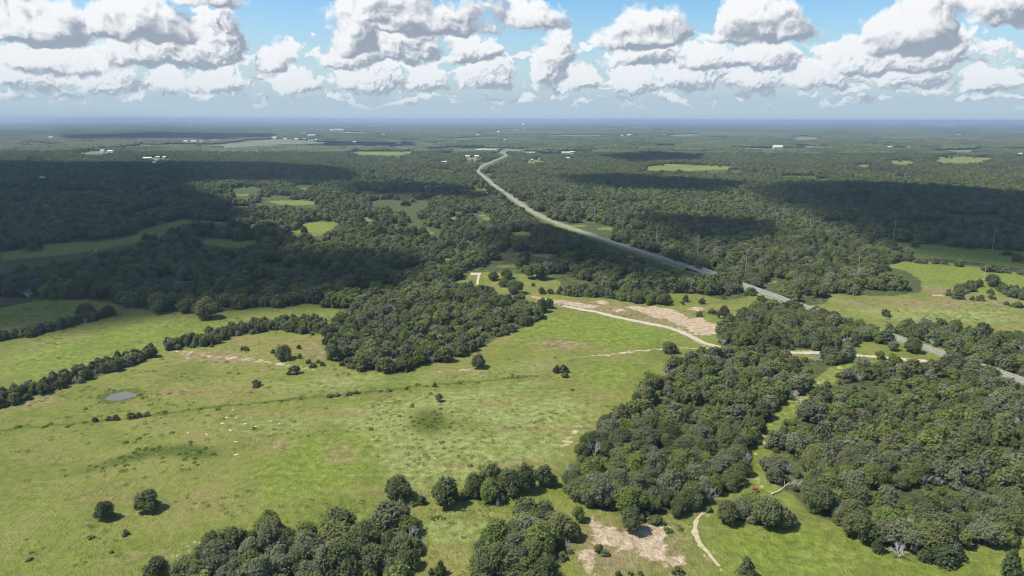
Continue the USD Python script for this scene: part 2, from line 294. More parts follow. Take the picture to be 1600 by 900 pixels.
TRACKW=[(1332,566),(1312,576),(1290,594),(1268,614),(1243,634),(1212,656),(1193,681),(1183,706),(1181,735),(1190,757),(1210,775),(1235,788)]
DIRTT=c7([(1200,478),(1150,497),(1108,520),(1097,560),(1107,620),(1132,680),(1180,745),(1230,795),(1260,835),(1300,880)])
TRACKL=c1([(1060,420),(1200,435),(1320,455),(1450,462),(1565,478)])+c2([(130,497),(230,517),(350,541)])
TRACKC=c2([(1080,553),(1200,545),(1310,535),(1420,522)])
FENCE=[(-60,680),(0,672),(150,659),(210,652),(330,636),(400,630),(510,618),(560,612),(680,601),(790,592),(845,586)]
LANE=c7([(400,-20),(360,40),(300,110),(230,200)])
PATHLL=[(200,905),(225,890),(270,868),(320,843),(345,832)]
ro_=rs(654)
for k_ in range(150):
    py_=[285+140*ro_.rand(),238+75*ro_.rand()][k_%3==2]; px_=[ro_.uniform(340,1180),ro_.uniform(-20,1620)][k_%3==2]; w_=ro_.uniform(4,17)*(.65+abs(py_-270)/170); h_=w_*ro_.uniform(.10,.2)*(1 if py_>280 else .55)
    CLEAR.append([(px_+w_*math.cos(t_)*ro_.uniform(.5,1.2),py_+h_*math.sin(t_)*ro_.uniform(.5,1.2)) for t_ in np.linspace(0,2*math.pi,10)[:-1]])
HOUSES=[(80,216.6,8,'long white-roofed building at far left near the horizon',0,0),(67,281.5,6,'small white shed in the left cloud shadow',0,0),(161,238,7,'white barn left of the pair in the far left clearing',0,0),(174,239,10,'wider white barn of the pair in the far left clearing',0,0),(231,249.5,13,'long pale building nearest in the left middle distance',1,0),(247,247.5,6,'white house right of the long pale building',0,0),(258,247.8,7,'rightmost white house by the long pale building',0,0),(241,256.5,6,'tan shed below the long pale building',1,1),(297,197,9,'white building below the horizon right of the water tower',0,0),(290,223,8,'left white shed of the row before the town field',0,0),(303,223,9,'middle white shed of the row before the town field',0,0),(316,223.2,7,'right white shed of the row before the town field',0,0),(150,394,2,'tiny white trough shed in the shaded left meadow',0,0),
 (428,217,11,'long pale building at the left of the far town',1,0),(446,219,6,'white house in the far town, left of the middle',0,0),(455,219.5,4,'small tan house in the far town',1,2),(463,219.3,7,'bright white house in the middle of the far town',0,0),(476,219.2,5,'brick house in the middle of the far town',2,1),(483,220.6,3,'small white house right of the town middle',0,0),(488,221,4,'second small white house right of the town middle',0,0),(494,220.8,5,'pale house third from the right of the far town',1,0),(503,221.4,4,'white house second from the right in the far town',0,0),(509,221.6,3,'rightmost little white house of the far town',0,0),(474,209.8,10,'long orange-roofed building behind the far town',1,2),(487,213.0,14,'long pink flat building behind the far town',1,1),(542,201.5,5,'first white warehouse far right behind the town',0,0),(530,204,16,'wide white warehouse far behind the town',0,0),(519,205,8,'pale building left of the wide white warehouse',1,0),(541,223,3,'tiny white house alone right of the town',0,0),(554,224,6,'white farm building alone right of the town',0,0),
 (611,203.4,4,'small white house left of the far straight road',0,0),(624,226.4,8,'pale house at the near end of the far straight road',1,0),(747,212.6,6,'pale building above the highway end, left one',1,1),(789,220,5,'white house above the highway end, right one',0,0),(731,246,9,'left long white roof before the far highway bend',0,0),(745,246,9,'right long white roof before the far highway bend',0,0),(694,255.5,10,'tan building left of the far highway bend',1,1),(764,307.5,9,'long pale shed at the end of a drive left of the highway',1,0),(831,252,5,'farmhouse in the small clearing right of the highway bend',2,1),(814,251.5,4,'white shed left of the farmhouse clearing',0,0),(819,251.4,3,'second white shed left of the farmhouse clearing',0,0),(894,239,8,'white house along the pale strip right of the highway',0,0),(887,248.8,7,'white roofed barn below the pale strip',0,0),(862,239.2,5,'first pale house of the strip right of the highway',1,0),(850,239.4,4,'second pale house of the strip right of the highway',1,0),
 (983,212.6,8,'pale building in the far middle of the plain',1,0),(972,213,5,'white building in the far middle of the plain',0,0),(1037,212.4,4,'pale house beside the far right field',1,0),(1396,194.6,6,'bright white hall on the horizon at right',0,0),(1479,195.6,30,'very long white warehouse on the horizon at right',0,0),(1519,195.2,6,'white building right of the long warehouse',0,0),(1498,212.5,5,'white house alone in the right far forest',0,0),(1538,205.5,4,'pale house far right under the horizon',1,0),(1215,231.6,16,'long pale roof in the middle right forest',1,0),(1419,232.5,5,'white barn in the right far forest',0,0),(1390,232.4,6,'pale barn left of the white barn at right',1,0),(1316,233.4,5,'pale farm building between the right far clearings',1,0),(1595,243.5,8,'pale barn at the right edge below the horizon',1,0)]
YARDS=[[(x+w*.8*math.cos(t_),y+.5+max(1.2,w*.16)*math.sin(t_)) for t_ in np.linspace(0,2*math.pi,9)[:-1]] for x,y,w,_,_,_ in HOUSES if w>2]
rf_=rs(321)
for _ in range(70):
    py_=191.5+44*rf_.rand()**1.5; px_=rf_.uniform(-40,1640); w_=rf_.uniform(8,38)*(.5+.5*(py_-190)/45); h_=max(.45,.045*(py_-187)*rf_.uniform(.5,1.2))
    FAR.append([(px_+1.25*w_*math.cos(t_)*rf_.uniform(.6,1.15),py_+h_*math.sin(t_)*rf_.uniform(.6,1.15)) for t_ in np.linspace(0,2*math.pi,11)[:-1]])
# every place the photograph shows without trees, as seen from the drone
open_px=Polygon(OPEN).buffer(0).difference(unary_union([Polygon(w).buffer(0) for w in WOODS.values()]))
clear_px=unary_union([Polygon(c).buffer(0) for c in CLEAR+FAR+YARDS])
R2=[p for p in ROADPX if p[1]<440]
road_px=unary_union([LineString([(x,y) for x,y in R2 if y>=300]).buffer(2.8),LineString([(x,y) for x,y in R2 if y<=312]).buffer(2.2),LineString([(1166,451),(1210,464),(1228,470)]).buffer(6),LineString([(1400,529),(1440,541),(1476,553)]).buffer(7),LineString([(1548,577),(1605,598)]).buffer(6)])
gravel_px=unary_union([LineString([(1330,556),(1400,562),(1440,566)]).buffer(3),LineString(TRACKW).buffer(4),LineString([(1252,552),(1276,554)]).buffer(3),LineString(GRAVEL[:11]).buffer(4)])
hard_px=unary_union([road_px,open_px])
noforest=unary_union([open_px,clear_px,road_px])
inside=shapely.contains_xy
# ------------------------------------------------------------------ ground
def axis(a0,a1,step,out):
    v=list(np.arange(a0,a1+.1,step))
    for lim,s in out[1]:
        while v[-1]<lim: v.append(v[-1]+s)
    while v[-1]<46000: v.append(v[-1]+max(60,(v[-1]-a1)*.13))
    w=[]; c=v[0]
    for lim,s in out[0]:
        while c>lim: c-=s; w.append(c)
    while c>-46000*(1 if a0<0 else 0.05): c-=max(60,(a0-c)*.13); w.append(c)
    return np.array(w[::-1]+v)
gx=axis(-420,520,2.4,([(-1500,9)],[(1500,9)])); gy=axis(140,640,2.4,([(0,20)],[(1100,6),(2400,14)]))
def height(x,y):
    x,y=np.asarray(x,float),np.asarray(y,float)
    fade_=np.clip((640-np.hypot(x,y-40))/180,0,1); fade_=fade_*fade_*(3-2*fade_)
    p=np.stack([x/95,y/95,0*x],-1); q=np.stack([x/26,y/26,0*x+7],-1)
    h=(meshkit.fbm(p,2,5)-.5)*3.4+(meshkit.fbm(q,2,9)-.5)*.9
    return h*fade_
GX,GY=np.meshgrid(gx,gy); pondc=gp(np.array(188.),np.array(619.))
GZ=height(GX,GY)
pond_pts=c1([(650,712),(672,692),(700,680),(745,673),(790,676),(822,686),(826,694),(800,704),(765,714),(720,722),(675,721)])
pond_w=wpoly(pond_pts)
pond_z=float(height(pondc[0],pondc[1]))
pd=np.exp(-(((GX-pondc[0])/16)**2+((GY-pondc[1])/16)**2)**2); GZ=GZ*(1-pd)+pond_z*pd
from scipy.ndimage import gaussian_filter, map_coordinates
def mask(poly,sig=1.0):
    m=np.zeros(GX.shape); minx,miny,maxx,maxy=poly.bounds
    j0,j1=np.searchsorted(gx,[minx-1,maxx+1]); i0,i1=np.searchsorted(gy,[miny-1,maxy+1])
    if j1>j0 and i1>i0: m[i0:i1,j0:j1]=inside(poly,GX[i0:i1,j0:j1],GY[i0:i1,j0:j1])
    return gaussian_filter(m,sig) if sig else m
def masks(ps,sig=1.0,val=None): return np.max([mask(p,sig)*(1 if val is None else val[k]) for k,p in enumerate(ps)],0)
pm=mask(pond_w,.8); GZ=GZ-1.0*pm
ix=lambda x:np.interp(x,gx,np.arange(len(gx))); iy=lambda y:np.interp(y,gy,np.arange(len(gy)))
def gz(x,y):
    x,y=np.atleast_1d(np.asarray(x,float)),np.atleast_1d(np.asarray(y,float)); return map_coordinates(GZ,[iy(y),ix(x)],order=1)
PX,PY=proj(GX,GY,0*GX)
behind=(GY<5)
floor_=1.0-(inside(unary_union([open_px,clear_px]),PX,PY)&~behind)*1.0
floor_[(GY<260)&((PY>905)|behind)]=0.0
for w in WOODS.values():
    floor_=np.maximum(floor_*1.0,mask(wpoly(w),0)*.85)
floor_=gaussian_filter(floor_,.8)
rc=gp(np.array([a for a,b in ROADPX]),np.array([b for a,b in ROADPX]))[:,:2]
ROADC=LineString(rc)
verge=mask(ROADC.buffer(8),1.0); floor_*=1-verge*.9
tw=wline(TRACKW,6.0); floor_*=1-mask(tw,.6); floor_*=1-mask(wline(GRAVEL,7),.6)
bare=[c7([(450,520),(480,527),(560,592),(680,625),(760,640),(800,592),(900,582),(960,602),(905,690),(940,755),(1060,790),(1098,832),(1000,852),(880,802),(790,722),(700,665),(590,645),(470,640)]),
      c7([(560,835),(680,800),(790,780),(800,795),(690,825),(580,850)]),c7([(400,770),(470,770),(540,770),(520,800),(440,810),(400,800)]),c7([(410,830),(470,825),(500,860),(590,850),(580,880),(430,895),(410,870)]),
      c7([(590,690),(700,700),(790,740),(800,770),(700,745),(600,720)]),c7([(1010,680),(1030,690),(1050,770),(1020,760)]),c7([(1050,650),(1090,660),(1110,690),(1080,680)]),c7([(1150,665),(1190,690),(1190,705),(1160,690)]),c7([(1230,820),(1290,860),(1300,890),(1260,860)]),
      c3([(745,162),(860,155),(960,170),(1040,200),(1080,232),(1150,215),(1185,245),(1250,265),(1300,255),(1310,280),(1250,320),(1190,337),(1110,312),(1085,292),(960,242),(880,192)]),c3([(1065,165),(1120,155),(1170,160),(1165,180),(1100,180)]),c3([(500,128),(555,118),(610,140),(560,150)]),
      c3([(80,95),(150,98),(210,112),(250,130),(180,120)]),c3([(600,175),(690,170),(690,187),(620,187)]),[(1455,459),(1475,460),(1470,463),(1455,462)],
      c2([(455,362),(475,372),(460,385),(440,380)]),[(352,853),(362,851),(366,858),(358,861)],[(1328,887),(1342,890),(1340,894),(1330,893)],[(1362,880),(1372,885),(1365,887)],[(1405,871),(1413,873),(1408,875)]]
bare.append(c7([(460,600),(600,610),(700,640),(860,610),(960,620),(900,720),(950,790),(1040,830),(900,830),(780,760),(600,700),(470,690)]))
bare.append(c7([(400,770),(460,690),(520,720),(500,800),(420,890),(390,850)])); bare.append(c3([(200,120),(330,125),(470,150),(560,160),(480,172),(330,150)])); bare.append(c3([(690,160),(760,150),(900,190),(1000,225),(900,230),(780,185)]))
dirt=masks([wpoly(b) for b in bare],.8)
dirt=np.maximum(dirt,.5*mask(wline(DIRTT,3.4),.6)); dirt=np.maximum(dirt,.45*mask(wline(GRAVEL,7.5),.7))
dirt=np.maximum(dirt,.68*mask(wline(TRACKL,3.4),.6)); dirt=np.maximum(dirt,.58*mask(wline(TRACKC,2.4),.5))
dirt=np.maximum(dirt,.62*mask(wline(TRACK2,3.0),.5)); dirt=np.maximum(dirt,.52*mask(wline(LANE,5),.8)); dirt=np.maximum(dirt,.55*mask(wline(PATHLL,3.6),.7))
dirt=np.maximum(dirt,.62*mask(wline(TRACKW,2.4),.6))
dirt=np.maximum(dirt,.48*mask(wpoly(c1([(1080,430),(1180,440),(1230,455),(1200,475),(1130,478),(1090,460)])),1.2)); 
dirt=np.maximum(dirt,.47*mask(wpoly(c2([(170,630),(240,590),(270,575),(265,590),(220,625)])),1))
dry=masks([wpoly(p) for p in [c7([(400,760),(440,520),(600,560),(960,560),(1060,700),(1120,800),(1150,900),(400,900)]),[(360,680),(400,676),(455,690),(470,705),(430,712),(380,700)],[(500,700),(545,690),(565,705),(560,728),(520,728),(490,740),(505,718)],[(555,705),(580,712),(570,728)],
     c2([(240,420),(330,360),(440,390),(450,470),(330,480)]),c3([(80,110),(260,120),(500,130),(760,150),(1000,190),(1180,240),(1250,320),(1100,320),(900,260),(560,200),(380,170),(200,150)]),
     [(1380,860),(1330,862),(1310,880),(1330,900),(1420,900),(1400,875)],[(1300,470),(1420,468),(1600,470),(1600,477),(1450,478),(1310,476)],[(1440,445),(1520,452),(1530,460),(1440,462)],c3([(100,420),(160,380),(340,350),(560,420),(500,440),(250,430)]),c3([(0,470),(100,490),(240,500),(100,520),(0,520)]),
     [(275,545),(330,545),(380,560),(440,565),(430,575),(350,568),(290,560)],[(60,600),(110,590),(120,610),(70,640),(30,640)],[(120,870),(170,850),(230,850),(230,880),(160,890)]]],2.6)
lush=masks([wpoly(p) for p in [[(1160,812),(1280,815),(1340,840),(1480,865),(1620,830),(1620,905),(1150,905),(1120,880),(1090,830)],
     c3([(0,330),(200,180),(520,200),(760,255),(1010,300),(1110,380),(1000,410),(500,430),(200,420),(0,410)]),c3([(360,520),(700,500),(900,520),(700,600),(710,720),(540,700),(360,590)]),
     [(1383,416),(1420,408),(1540,420),(1760,450),(1760,462),(1600,455),(1480,455),(1440,455),(1440,440)],[(1375,378),(1440,381),(1600,393),(1760,400),(1760,428),(1540,412),(1400,396)],
     [(0,560),(60,545),(180,510),(330,495),(400,490),(380,505),(250,535),(120,575),(0,605)],[(420,690),(520,670),(600,660),(620,690),(560,760),(430,790),(370,760)],[(1333,555),(1345,540),(1445,560),(1430,566)]]+[pp for pp in CLEAR[:4]]],3.0)
lush=np.maximum(lush,mask(tw,.8)); lush=np.maximum(lush,.8*verge)
rim=mask(pond_w.buffer(3.6),.7); dirt=np.maximum(dirt,.55*mask(pond_w.buffer(1.6),.6)*(1-pm)); lush=np.maximum(lush,rim)
weeds=masks([wpoly(p) for p in [[(60,748),(110,737),(150,724),(200,709),(250,699),(300,693),(347,706),(335,720),(290,717),(250,713),(180,730),(120,743)],c7([(1060,640),(1110,680),(1200,790),(1260,890),(1200,890),(1120,790),(1060,700)])]],1.4)
weeds=np.maximum(weeds,.95*mask(wpoly([(645,640),(680,633),(703,655),(690,688),(655,686),(638,665)]),2)); weeds=np.maximum(weeds,.9*mask(wline(FENCE,2.6),.5)); weeds=np.maximum(weeds,1.0*rim*(1-pm))
for tl_ in ([(400,684),(480,680),(560,678),(660,668)],[(20,700),(160,690),(330,676),(420,668)],[(480,640),(600,655),(700,700),(760,740)],[(640,800),(700,815),(770,790)],[(10,590),(120,560),(300,505)],[(860,560),(940,545),(1040,540)]): weeds=np.maximum(weeds,.42*mask(wline(tl_,3.0),.6))
weeds=np.maximum(weeds,.6*mask(wline([(845,588),(880,600),(930,638)],2.0),.7)); weeds=np.maximum(weeds,.8*mask(wpoly(c3([(650,200),(800,230),(780,240),(650,215)])),1))
pale=masks([wpoly(p) for p in [[(500,640),(600,622),(760,600),(850,592),(890,612),(935,642),(900,690),(870,730),(700,760),(640,780),(560,780),(600,720),(520,660)],[(640,800),(700,790),(790,790),(800,830),(730,880),(660,900),(645,840)],[(0,790),(40,760),(120,745),(230,715),(150,730),(60,760),(0,800)],
     [(1300,478),(1600,480),(1620,500),(1420,505),(1320,490)],[(0,565),(30,555),(100,530),(175,495),(180,500),(90,545),(20,575)],c3([(640,250),(900,280),(1060,330),(1080,360),(760,300)]),c3([(600,470),(760,485),(900,510),(760,515),(640,490)]),[(230,660),(420,655),(500,640),(560,650),(430,690),(380,680),(300,660)],
     [(380,600),(520,585),(700,580),(900,560),(900,575),(700,595),(520,610),(400,618)]]],3.0)
for a in (dirt,dry,lush,weeds,pale): np.clip(a,0,1,a)
nyy,nxx=GX.shape; I=np.arange(nyy*nxx).reshape(nyy,nxx)
gf=np.stack([I[:-1,:-1],I[:-1,1:],I[1:,1:],I[1:,:-1]],-1).reshape(-1,4)
ground=UsdGeom.Mesh.Define(stage,'/World/ground')
ground.CreatePointsAttr(Vt.Vec3fArray.FromNumpy(np.stack([GX,GY,GZ],-1).reshape(-1,3).astype(np.float32)))
ground.CreateFaceVertexCountsAttr(Vt.IntArray.FromNumpy(np.full(len(gf),4,np.int32))); ground.CreateFaceVertexIndicesAttr(Vt.IntArray.FromNumpy(gf.astype(np.int32).ravel())); ground.CreateSubdivisionSchemeAttr('none')
nrm=np.stack([-np.gradient(GZ,gx,axis=1),-np.gradient(GZ,gy,axis=0),np.ones_like(GZ)],-1); nrm/=np.linalg.norm(nrm,axis=-1,keepdims=True)
ground.CreateNormalsAttr(Vt.Vec3fArray.FromNumpy(nrm.reshape(-1,3).astype(np.float32))); ground.SetNormalsInterpolation('vertex')
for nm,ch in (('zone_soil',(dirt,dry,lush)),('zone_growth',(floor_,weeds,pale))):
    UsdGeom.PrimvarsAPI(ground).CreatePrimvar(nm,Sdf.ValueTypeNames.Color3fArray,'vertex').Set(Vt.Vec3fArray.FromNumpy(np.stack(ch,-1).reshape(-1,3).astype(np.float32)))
tag(ground.GetPrim(),kind='structure')
def ground_material():
    N={};L=[]
    def n(name,kind,links={},**v):
        N[name]=(kind,v)
        for k,s in links.items(): L.append((s,f'{name}.{k}'))
    n('g','geometry'); n('a','attribute',attribute='zone_soil'); n('b','attribute',attribute='zone_growth')
    n('sa','separate_color',{'color':'a.color'}); n('sb','separate_color',{'color':'b.color'})
    for nm,sc,det,ro in (('big',.011,4.,.55),('mid',.045,5.,.6),('fine',.36,6.,.62),('tuft',1.5,4.,.6)): n(nm,'noise_texture',{'vector':'g.position'},scale=sc,detail=det,roughness=ro)
    n('map','mapping',{'vector':'g.position'},rotation=(0,0,.5),scale=(.35,1.5,1.)); n('streak','noise_texture',{'vector':'map.vector'},scale=.16,detail=5.,roughness=.65)
    def edge(name,src,noise,amt,lo,hi):
        n(name+'_n','math',{'value1':noise},math_type='multiply_add',value2=amt,value3=-amt/2); n(name+'_a','math',{'value1':src,'value2':name+'_n.value'},math_type='add')
        n(name,'map_range',{'value':name+'_a.value'},range_type='smoothstep',from_min=lo,from_max=hi,to_min=0.,to_max=1.,clamp=True)
    n('base','rgb_ramp',{'fac':'mid.fac'},ramp=[(.30,(0.098,0.121,0.022)),(.43,(0.131,0.159,0.027)),(.55,(0.170,0.185,0.040)),(.68,(0.197,0.166,0.065))])
    n('baser','rgb_ramp',{'fac':'big.fac'},ramp=[(.38,(0.104,0.138,0.020)),(.62,(0.191,0.183,0.052))]); n('c0','mix_color',{'a':'base.color','b':'baser.color'},blend_type='mix',fac=.45)
    n('lushc','rgb_ramp',{'fac':'fine.fac'},ramp=[(.3,(0.101,0.140,0.016)),(.7,(0.179,0.213,0.038))]); edge('lush','sa.b','mid.fac',1.3,.25,.95); n('c1','mix_color',{'a':'c0.result','b':'lushc.color','fac':'lush.result'},blend_type='mix')
    n('palec','rgb_ramp',{'fac':'fine.fac'},ramp=[(.32,(0.140,0.166,0.039)),(.64,(0.248,0.277,0.094))]); edge('pale','sb.b','streak.fac',1.9,.25,1.25); n('c2','mix_color',{'a':'c1.result','b':'palec.color','fac':'pale.result'},blend_type='mix')
    n('dryc','rgb_ramp',{'fac':'fine.fac'},ramp=[(.3,(0.143,0.127,0.046)),(.7,(0.248,0.191,0.098))]); edge('dry','sa.g','mid.fac',1.6,.18,.85); n('c3','mix_color',{'a':'c2.result','b':'dryc.color','fac':'dry.result'},blend_type='mix')
    n('drift','noise_texture',{'vector':'map.vector'},scale=.045,detail=6.,roughness=.62); n('dm','map_range',{'value':'drift.fac'},range_type='smoothstep',from_min=.50,from_max=.68,to_min=0.,to_max=.85,clamp=True); n('dl','math',{'value1':'dm.result','value2':'lushi.value'},math_type='multiply'); n('lushi','math',{'value2':'sa.b'},math_type='subtract',value1=1.0); n('driftc','rgb_ramp',{'fac':'fine.fac'},ramp=[(.3,(0.145,0.121,0.040)),(.7,(0.218,0.172,0.072))]); n('c3a','mix_color',{'a':'c3.result','b':'driftc.color','fac':'dl.value'},blend_type='mix')
    n('drift2','noise_texture',{'vector':'g.position'},scale=.028,detail=6.,roughness=.62); n('dm2','map_range',{'value':'drift2.fac'},range_type='smoothstep',from_min=.52,from_max=.66,to_min=0.,to_max=.55,clamp=True); n('c3z','mix_color',{'a':'c3a.result','fac':'dm2.result'},blend_type='mix',b=(0.102,0.130,0.021))
    # stray bare and weedy spots of the open pasture
    n('sp','map_range',{'value':'streak.fac'},range_type='smoothstep',from_min=.56,from_max=.70,to_min=0.,to_max=.6,clamp=True); n('c3b','mix_color',{'a':'c3z.result','fac':'sp.result'},blend_type='mix',b=(0.188,0.191,0.087))
    n('weedc','rgb_ramp',{'fac':'fine.fac'},ramp=[(.3,(0.050,0.074,0.011)),(.7,(0.102,0.131,0.023))]); edge('weed','sb.g','fine.fac',1.2,.22,.75); n('c4','mix_color',{'a':'c3b.result','b':'weedc.color','fac':'weed.result'},blend_type='mix')
    n('dirtc','rgb_ramp',{'fac':'fine.fac'},ramp=[(.25,(.250,.184,.108)),(.5,(.362,.282,.184)),(.75,(.452,.372,.265))]); edge('dirt','sa.r','fine.fac',1.15,.33,.60); n('c5','mix_color',{'a':'c4.result','b':'dirtc.color','fac':'dirt.result'},blend_type='mix')
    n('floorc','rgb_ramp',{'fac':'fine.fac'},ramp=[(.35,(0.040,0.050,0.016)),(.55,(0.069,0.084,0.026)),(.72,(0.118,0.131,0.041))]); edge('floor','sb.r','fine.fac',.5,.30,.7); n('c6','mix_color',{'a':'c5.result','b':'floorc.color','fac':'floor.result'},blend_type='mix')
    n('tv0','math',{'value1':'tuft.fac','value2':'fine.fac'},math_type='add'); n('tv','map_range',{'value':'tv0.value'},from_min=.65,from_max=1.35,to_min=.70,to_max=1.30,clamp=True); n('c7','hsv',{'color':'c6.result','value':'tv.result'},hue=.5,saturation=1.0,fac=1.0)
    n('hsum','math',{'value1':'fine.fac','value3':'tuft.fac'},math_type='multiply_add',value2=1.6); n('bump','bump',{'height':'hsum.value'},strength=.9,distance=.8)
    n('p','principled_bsdf',{'base_color':'c7.color','normal':'bump.normal'},roughness=.95,specular_ior_level=.15)
    return usdkit.material(stage,'/World/Looks/grassland',N,L,surface='p.BSDF')
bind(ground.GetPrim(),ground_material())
def ribbon(line,width,lift,step=3.0,zf=None,wob=0.0,seed=1):
    L=line.length; s=np.linspace(0,L,max(2,int(L/step)+1)); P=np.array([line.interpolate(t).coords[0] for t in s]); T=np.gradient(P,axis=0); T/=np.linalg.norm(T,axis=1,keepdims=True); Nn=np.stack([-T[:,1],T[:,0]],1)
    r=rs(seed); V=[]; k=5
    for j in range(k):
        u=(j/(k-1)-.5); w=width*u+(wob*(meshkit.fbm(np.stack([s/3,0*s+j*9.1+seed,0*s],-1),3)-.5)*2 if j in(0,k-1) else 0)
        Q=P+Nn*np.reshape(w,(-1,1) if np.ndim(w) else (1,)); z=(gz(Q[:,0],Q[:,1]) if zf is None else zf(s))+lift; V.append(np.column_stack([Q,z]))
    V=np.array(V); n_=len(s); idx=np.arange(k*n_).reshape(k,n_); F=np.stack([idx[:-1,:-1],idx[:-1,1:],idx[1:,1:],idx[1:,:-1]],-1).reshape(-1,4)
    F=F[:,::-1]
    return V.reshape(-1,3),F
ln=lambda pts:LineString(gp(np.array([a for a,b in pts]),np.array([b for a,b in pts]))[:,:2])
def smooth_line(l,k=3.0):
    P=np.array([l.interpolate(t).coords[0] for t in np.arange(0,l.length,k)]); 
    from scipy.ndimage import gaussian_filter1d
    return LineString(gaussian_filter1d(P,4,axis=0,mode='nearest'))
CREAM=flat('pale_gravel',(.36,.315,.235),.95,var=.16,scale=.9); TAN=flat('tan_sand',(.36,.285,.185),.95,var=.2,scale=.8)
structure('gravel_road',ribbon(smooth_line(ln(GRAVEL)),3.9,.07,1.5,wob=1.1),CREAM)
DT=smooth_line(ln(DIRTT),1.5)
def offset(l,d): 
    P=np.array(l.coords); T=np.gradient(P,axis=0); T/=np.linalg.norm(T,axis=1,keepdims=True); return LineString(P+np.stack([-T[:,1],T[:,0]],1)*d)
structure('dirt_track',ribbon(DT,1.25,.07,.7,wob=.95,seed=3),TAN)
# pond
pv,pf_=trimesh.creation.triangulate_polygon(pond_w.buffer(.5).simplify(.3),engine='earcut')
structure('pond',(np.column_stack([pv,np.full(len(pv),pond_z-.2)]),np.array(pf_)),mat('pond_water',{'g':('geometry',{}),'n':('noise_texture',{'scale':1.6,'detail':3.0}),'b':('bump',{'strength':.12,'distance':.05}),'p':('principled_bsdf',{'base_color':(.10,.098,.09),'roughness':.10,'specular_ior_level':.6})},[('g.position','n.vector'),('n.fac','b.height'),('b.normal','p.normal')]))
# yard with its driveway beside the far clearing
yc=[(735,428),(752,428.5),(751.5,431.5),(750,431.5),(747.5,446),(743.5,446),(746.5,431.8),(735,431.3)]
yw=wpoly(yc); yv,yf=trimesh.creation.triangulate_polygon(yw,engine='earcut'); structure('gravel_yard',(np.column_stack([yv,gz(yv[:,0],yv[:,1])+.08]),np.array(yf)),CREAM)
# far meadows
FIELD=flat('far_meadow',(.115,.125,.058),.95,var=.3,scale=.02); PALEF=flat('far_pale_field',(.29,.265,.17),.95,var=.2,scale=.02)
for k,c in enumerate(FAR):
    w=wpoly(c); fv,ff=trimesh.creation.triangulate_polygon(w,engine='earcut'); structure('far_field',(np.column_stack([fv,np.full(len(fv),.12)]),np.array(ff)),PALEF if k in (3,4,6,9,10,11) or k%3==1 and k>13 else FIELD)
structure('far_road',ribbon(ln([(601,207.6),(608,216),(616,227.5)]),26,.2,40.,zf=lambda s:0*s),PALEF)
structure('sandy_cut',ribbon(ln([(1106,247.6),(1126,248.4),(1150,249.4)]),34,.2,20.,zf=lambda s:0*s),flat('sandy_soil',(.52,.42,.36)))
# highway on its low bank, with a bridge
HW=smooth_line(ROADC,6.0); bp=gp(np.array(1096.),np.array(426.)); sb=HW.project(Point(bp[0],bp[1]))
hz_=lambda s:.25+1.9*np.exp(-((s-sb)/95.)**2)
ASPH=mat('asphalt',{'g':('geometry',{}),'n':('noise_texture',{'scale':.35,'detail':5.0}),'r':('rgb_ramp',{'ramp':[(.3,(.145,.138,.125)),(.7,(.215,.205,.185))]}),'p':('principled_bsdf',{'roughness':.85})},[('g.position','n.vector'),('n.fac','r.fac'),('r.color','p.base_color')])
HWW=7.4
structure('highway',ribbon(HW,HWW,.0,6.0,zf=hz_),ASPH)
WHITE=flat('white_paint',(.72,.72,.70),.6,var=.06); YEL=flat('yellow_paint',(.55,.40,.06),.6,var=.08)
def offset(l,d): 
    P=np.array(l.coords); T=np.gradient(P,axis=0); T/=np.linalg.norm(T,axis=1,keepdims=True); return LineString(P+np.stack([-T[:,1],T[:,0]],1)*d)
for d,m_ in ((-3.2,WHITE),(3.2,WHITE),(0,YEL)): structure('lane_line',ribbon(offset(HW,d),.12 if d else .2,.012,6.0,zf=hz_),m_)
def bank(s0,s1):
    s=np.arange(s0,s1,6.); P=np.array([HW.interpolate(t).coords[0] for t in s]); T=np.gradient(P,axis=0); T/=np.linalg.norm(T,axis=1,keepdims=True); Nn=np.stack([-T[:,1],T[:,0]],1); z=hz_(s)
    rows=[]
    for u,zz_ in ((-1,-.15),(-1,0),(1,0),(1,-.15)):
        pass
    w0=HWW/2; rows=[np.column_stack([P-Nn*(w0+.7+z[:,None]*1.7),0*z-.2]),np.column_stack([P-Nn*(w0+.6),z-.04]),np.column_stack([P+Nn*(w0+.6),z-.04]),np.column_stack([P+Nn*(w0+.7+z[:,None]*1.7),0*z-.2])]
    V=np.array(rows); n_=len(s); idx=np.arange(4*n_).reshape(4,n_); F=np.stack([idx[:-1,:-1],idx[1:,:-1],idx[1:,1:],idx[:-1,1:]],-1).reshape(-1,4); return V.reshape(-1,3),F
VERGE=flat('verge_grass',(.115,.14,.04),.95,var=.3,scale=.25)
structure('road_bank',bank(0,sb-12),VERGE); structure('road_bank',bank(sb+12,HW.length),VERGE)
CONC=flat('concrete',(.33,.315,.29),.85,var=.1)
def along(s): 
    p=np.array(HW.interpolate(s).coords[0]); q=np.array(HW.interpolate(s+2).coords[0]); return p,math.degrees(math.atan2(q[1]-p[1],q[0]-p[0]))
p,a=along(sb); br=thing('bridge','pale concrete highway bridge with low parapets between the trees','bridge',(p[0],p[1],0),a)
zb=2.15
part(br,'deck',box(0,0,zb-.38,28,HWW+.8,.7),CONC)
for sy in (-1,1): part(br,'parapet',box(0,sy*(HWW/2+.2),zb+.42,28,.35,.95),CONC)
for sx in (-8,8): part(br,'pier',cat_([box(sx,0,.9,1.0,HWW-1.5,2.4)]),CONC)
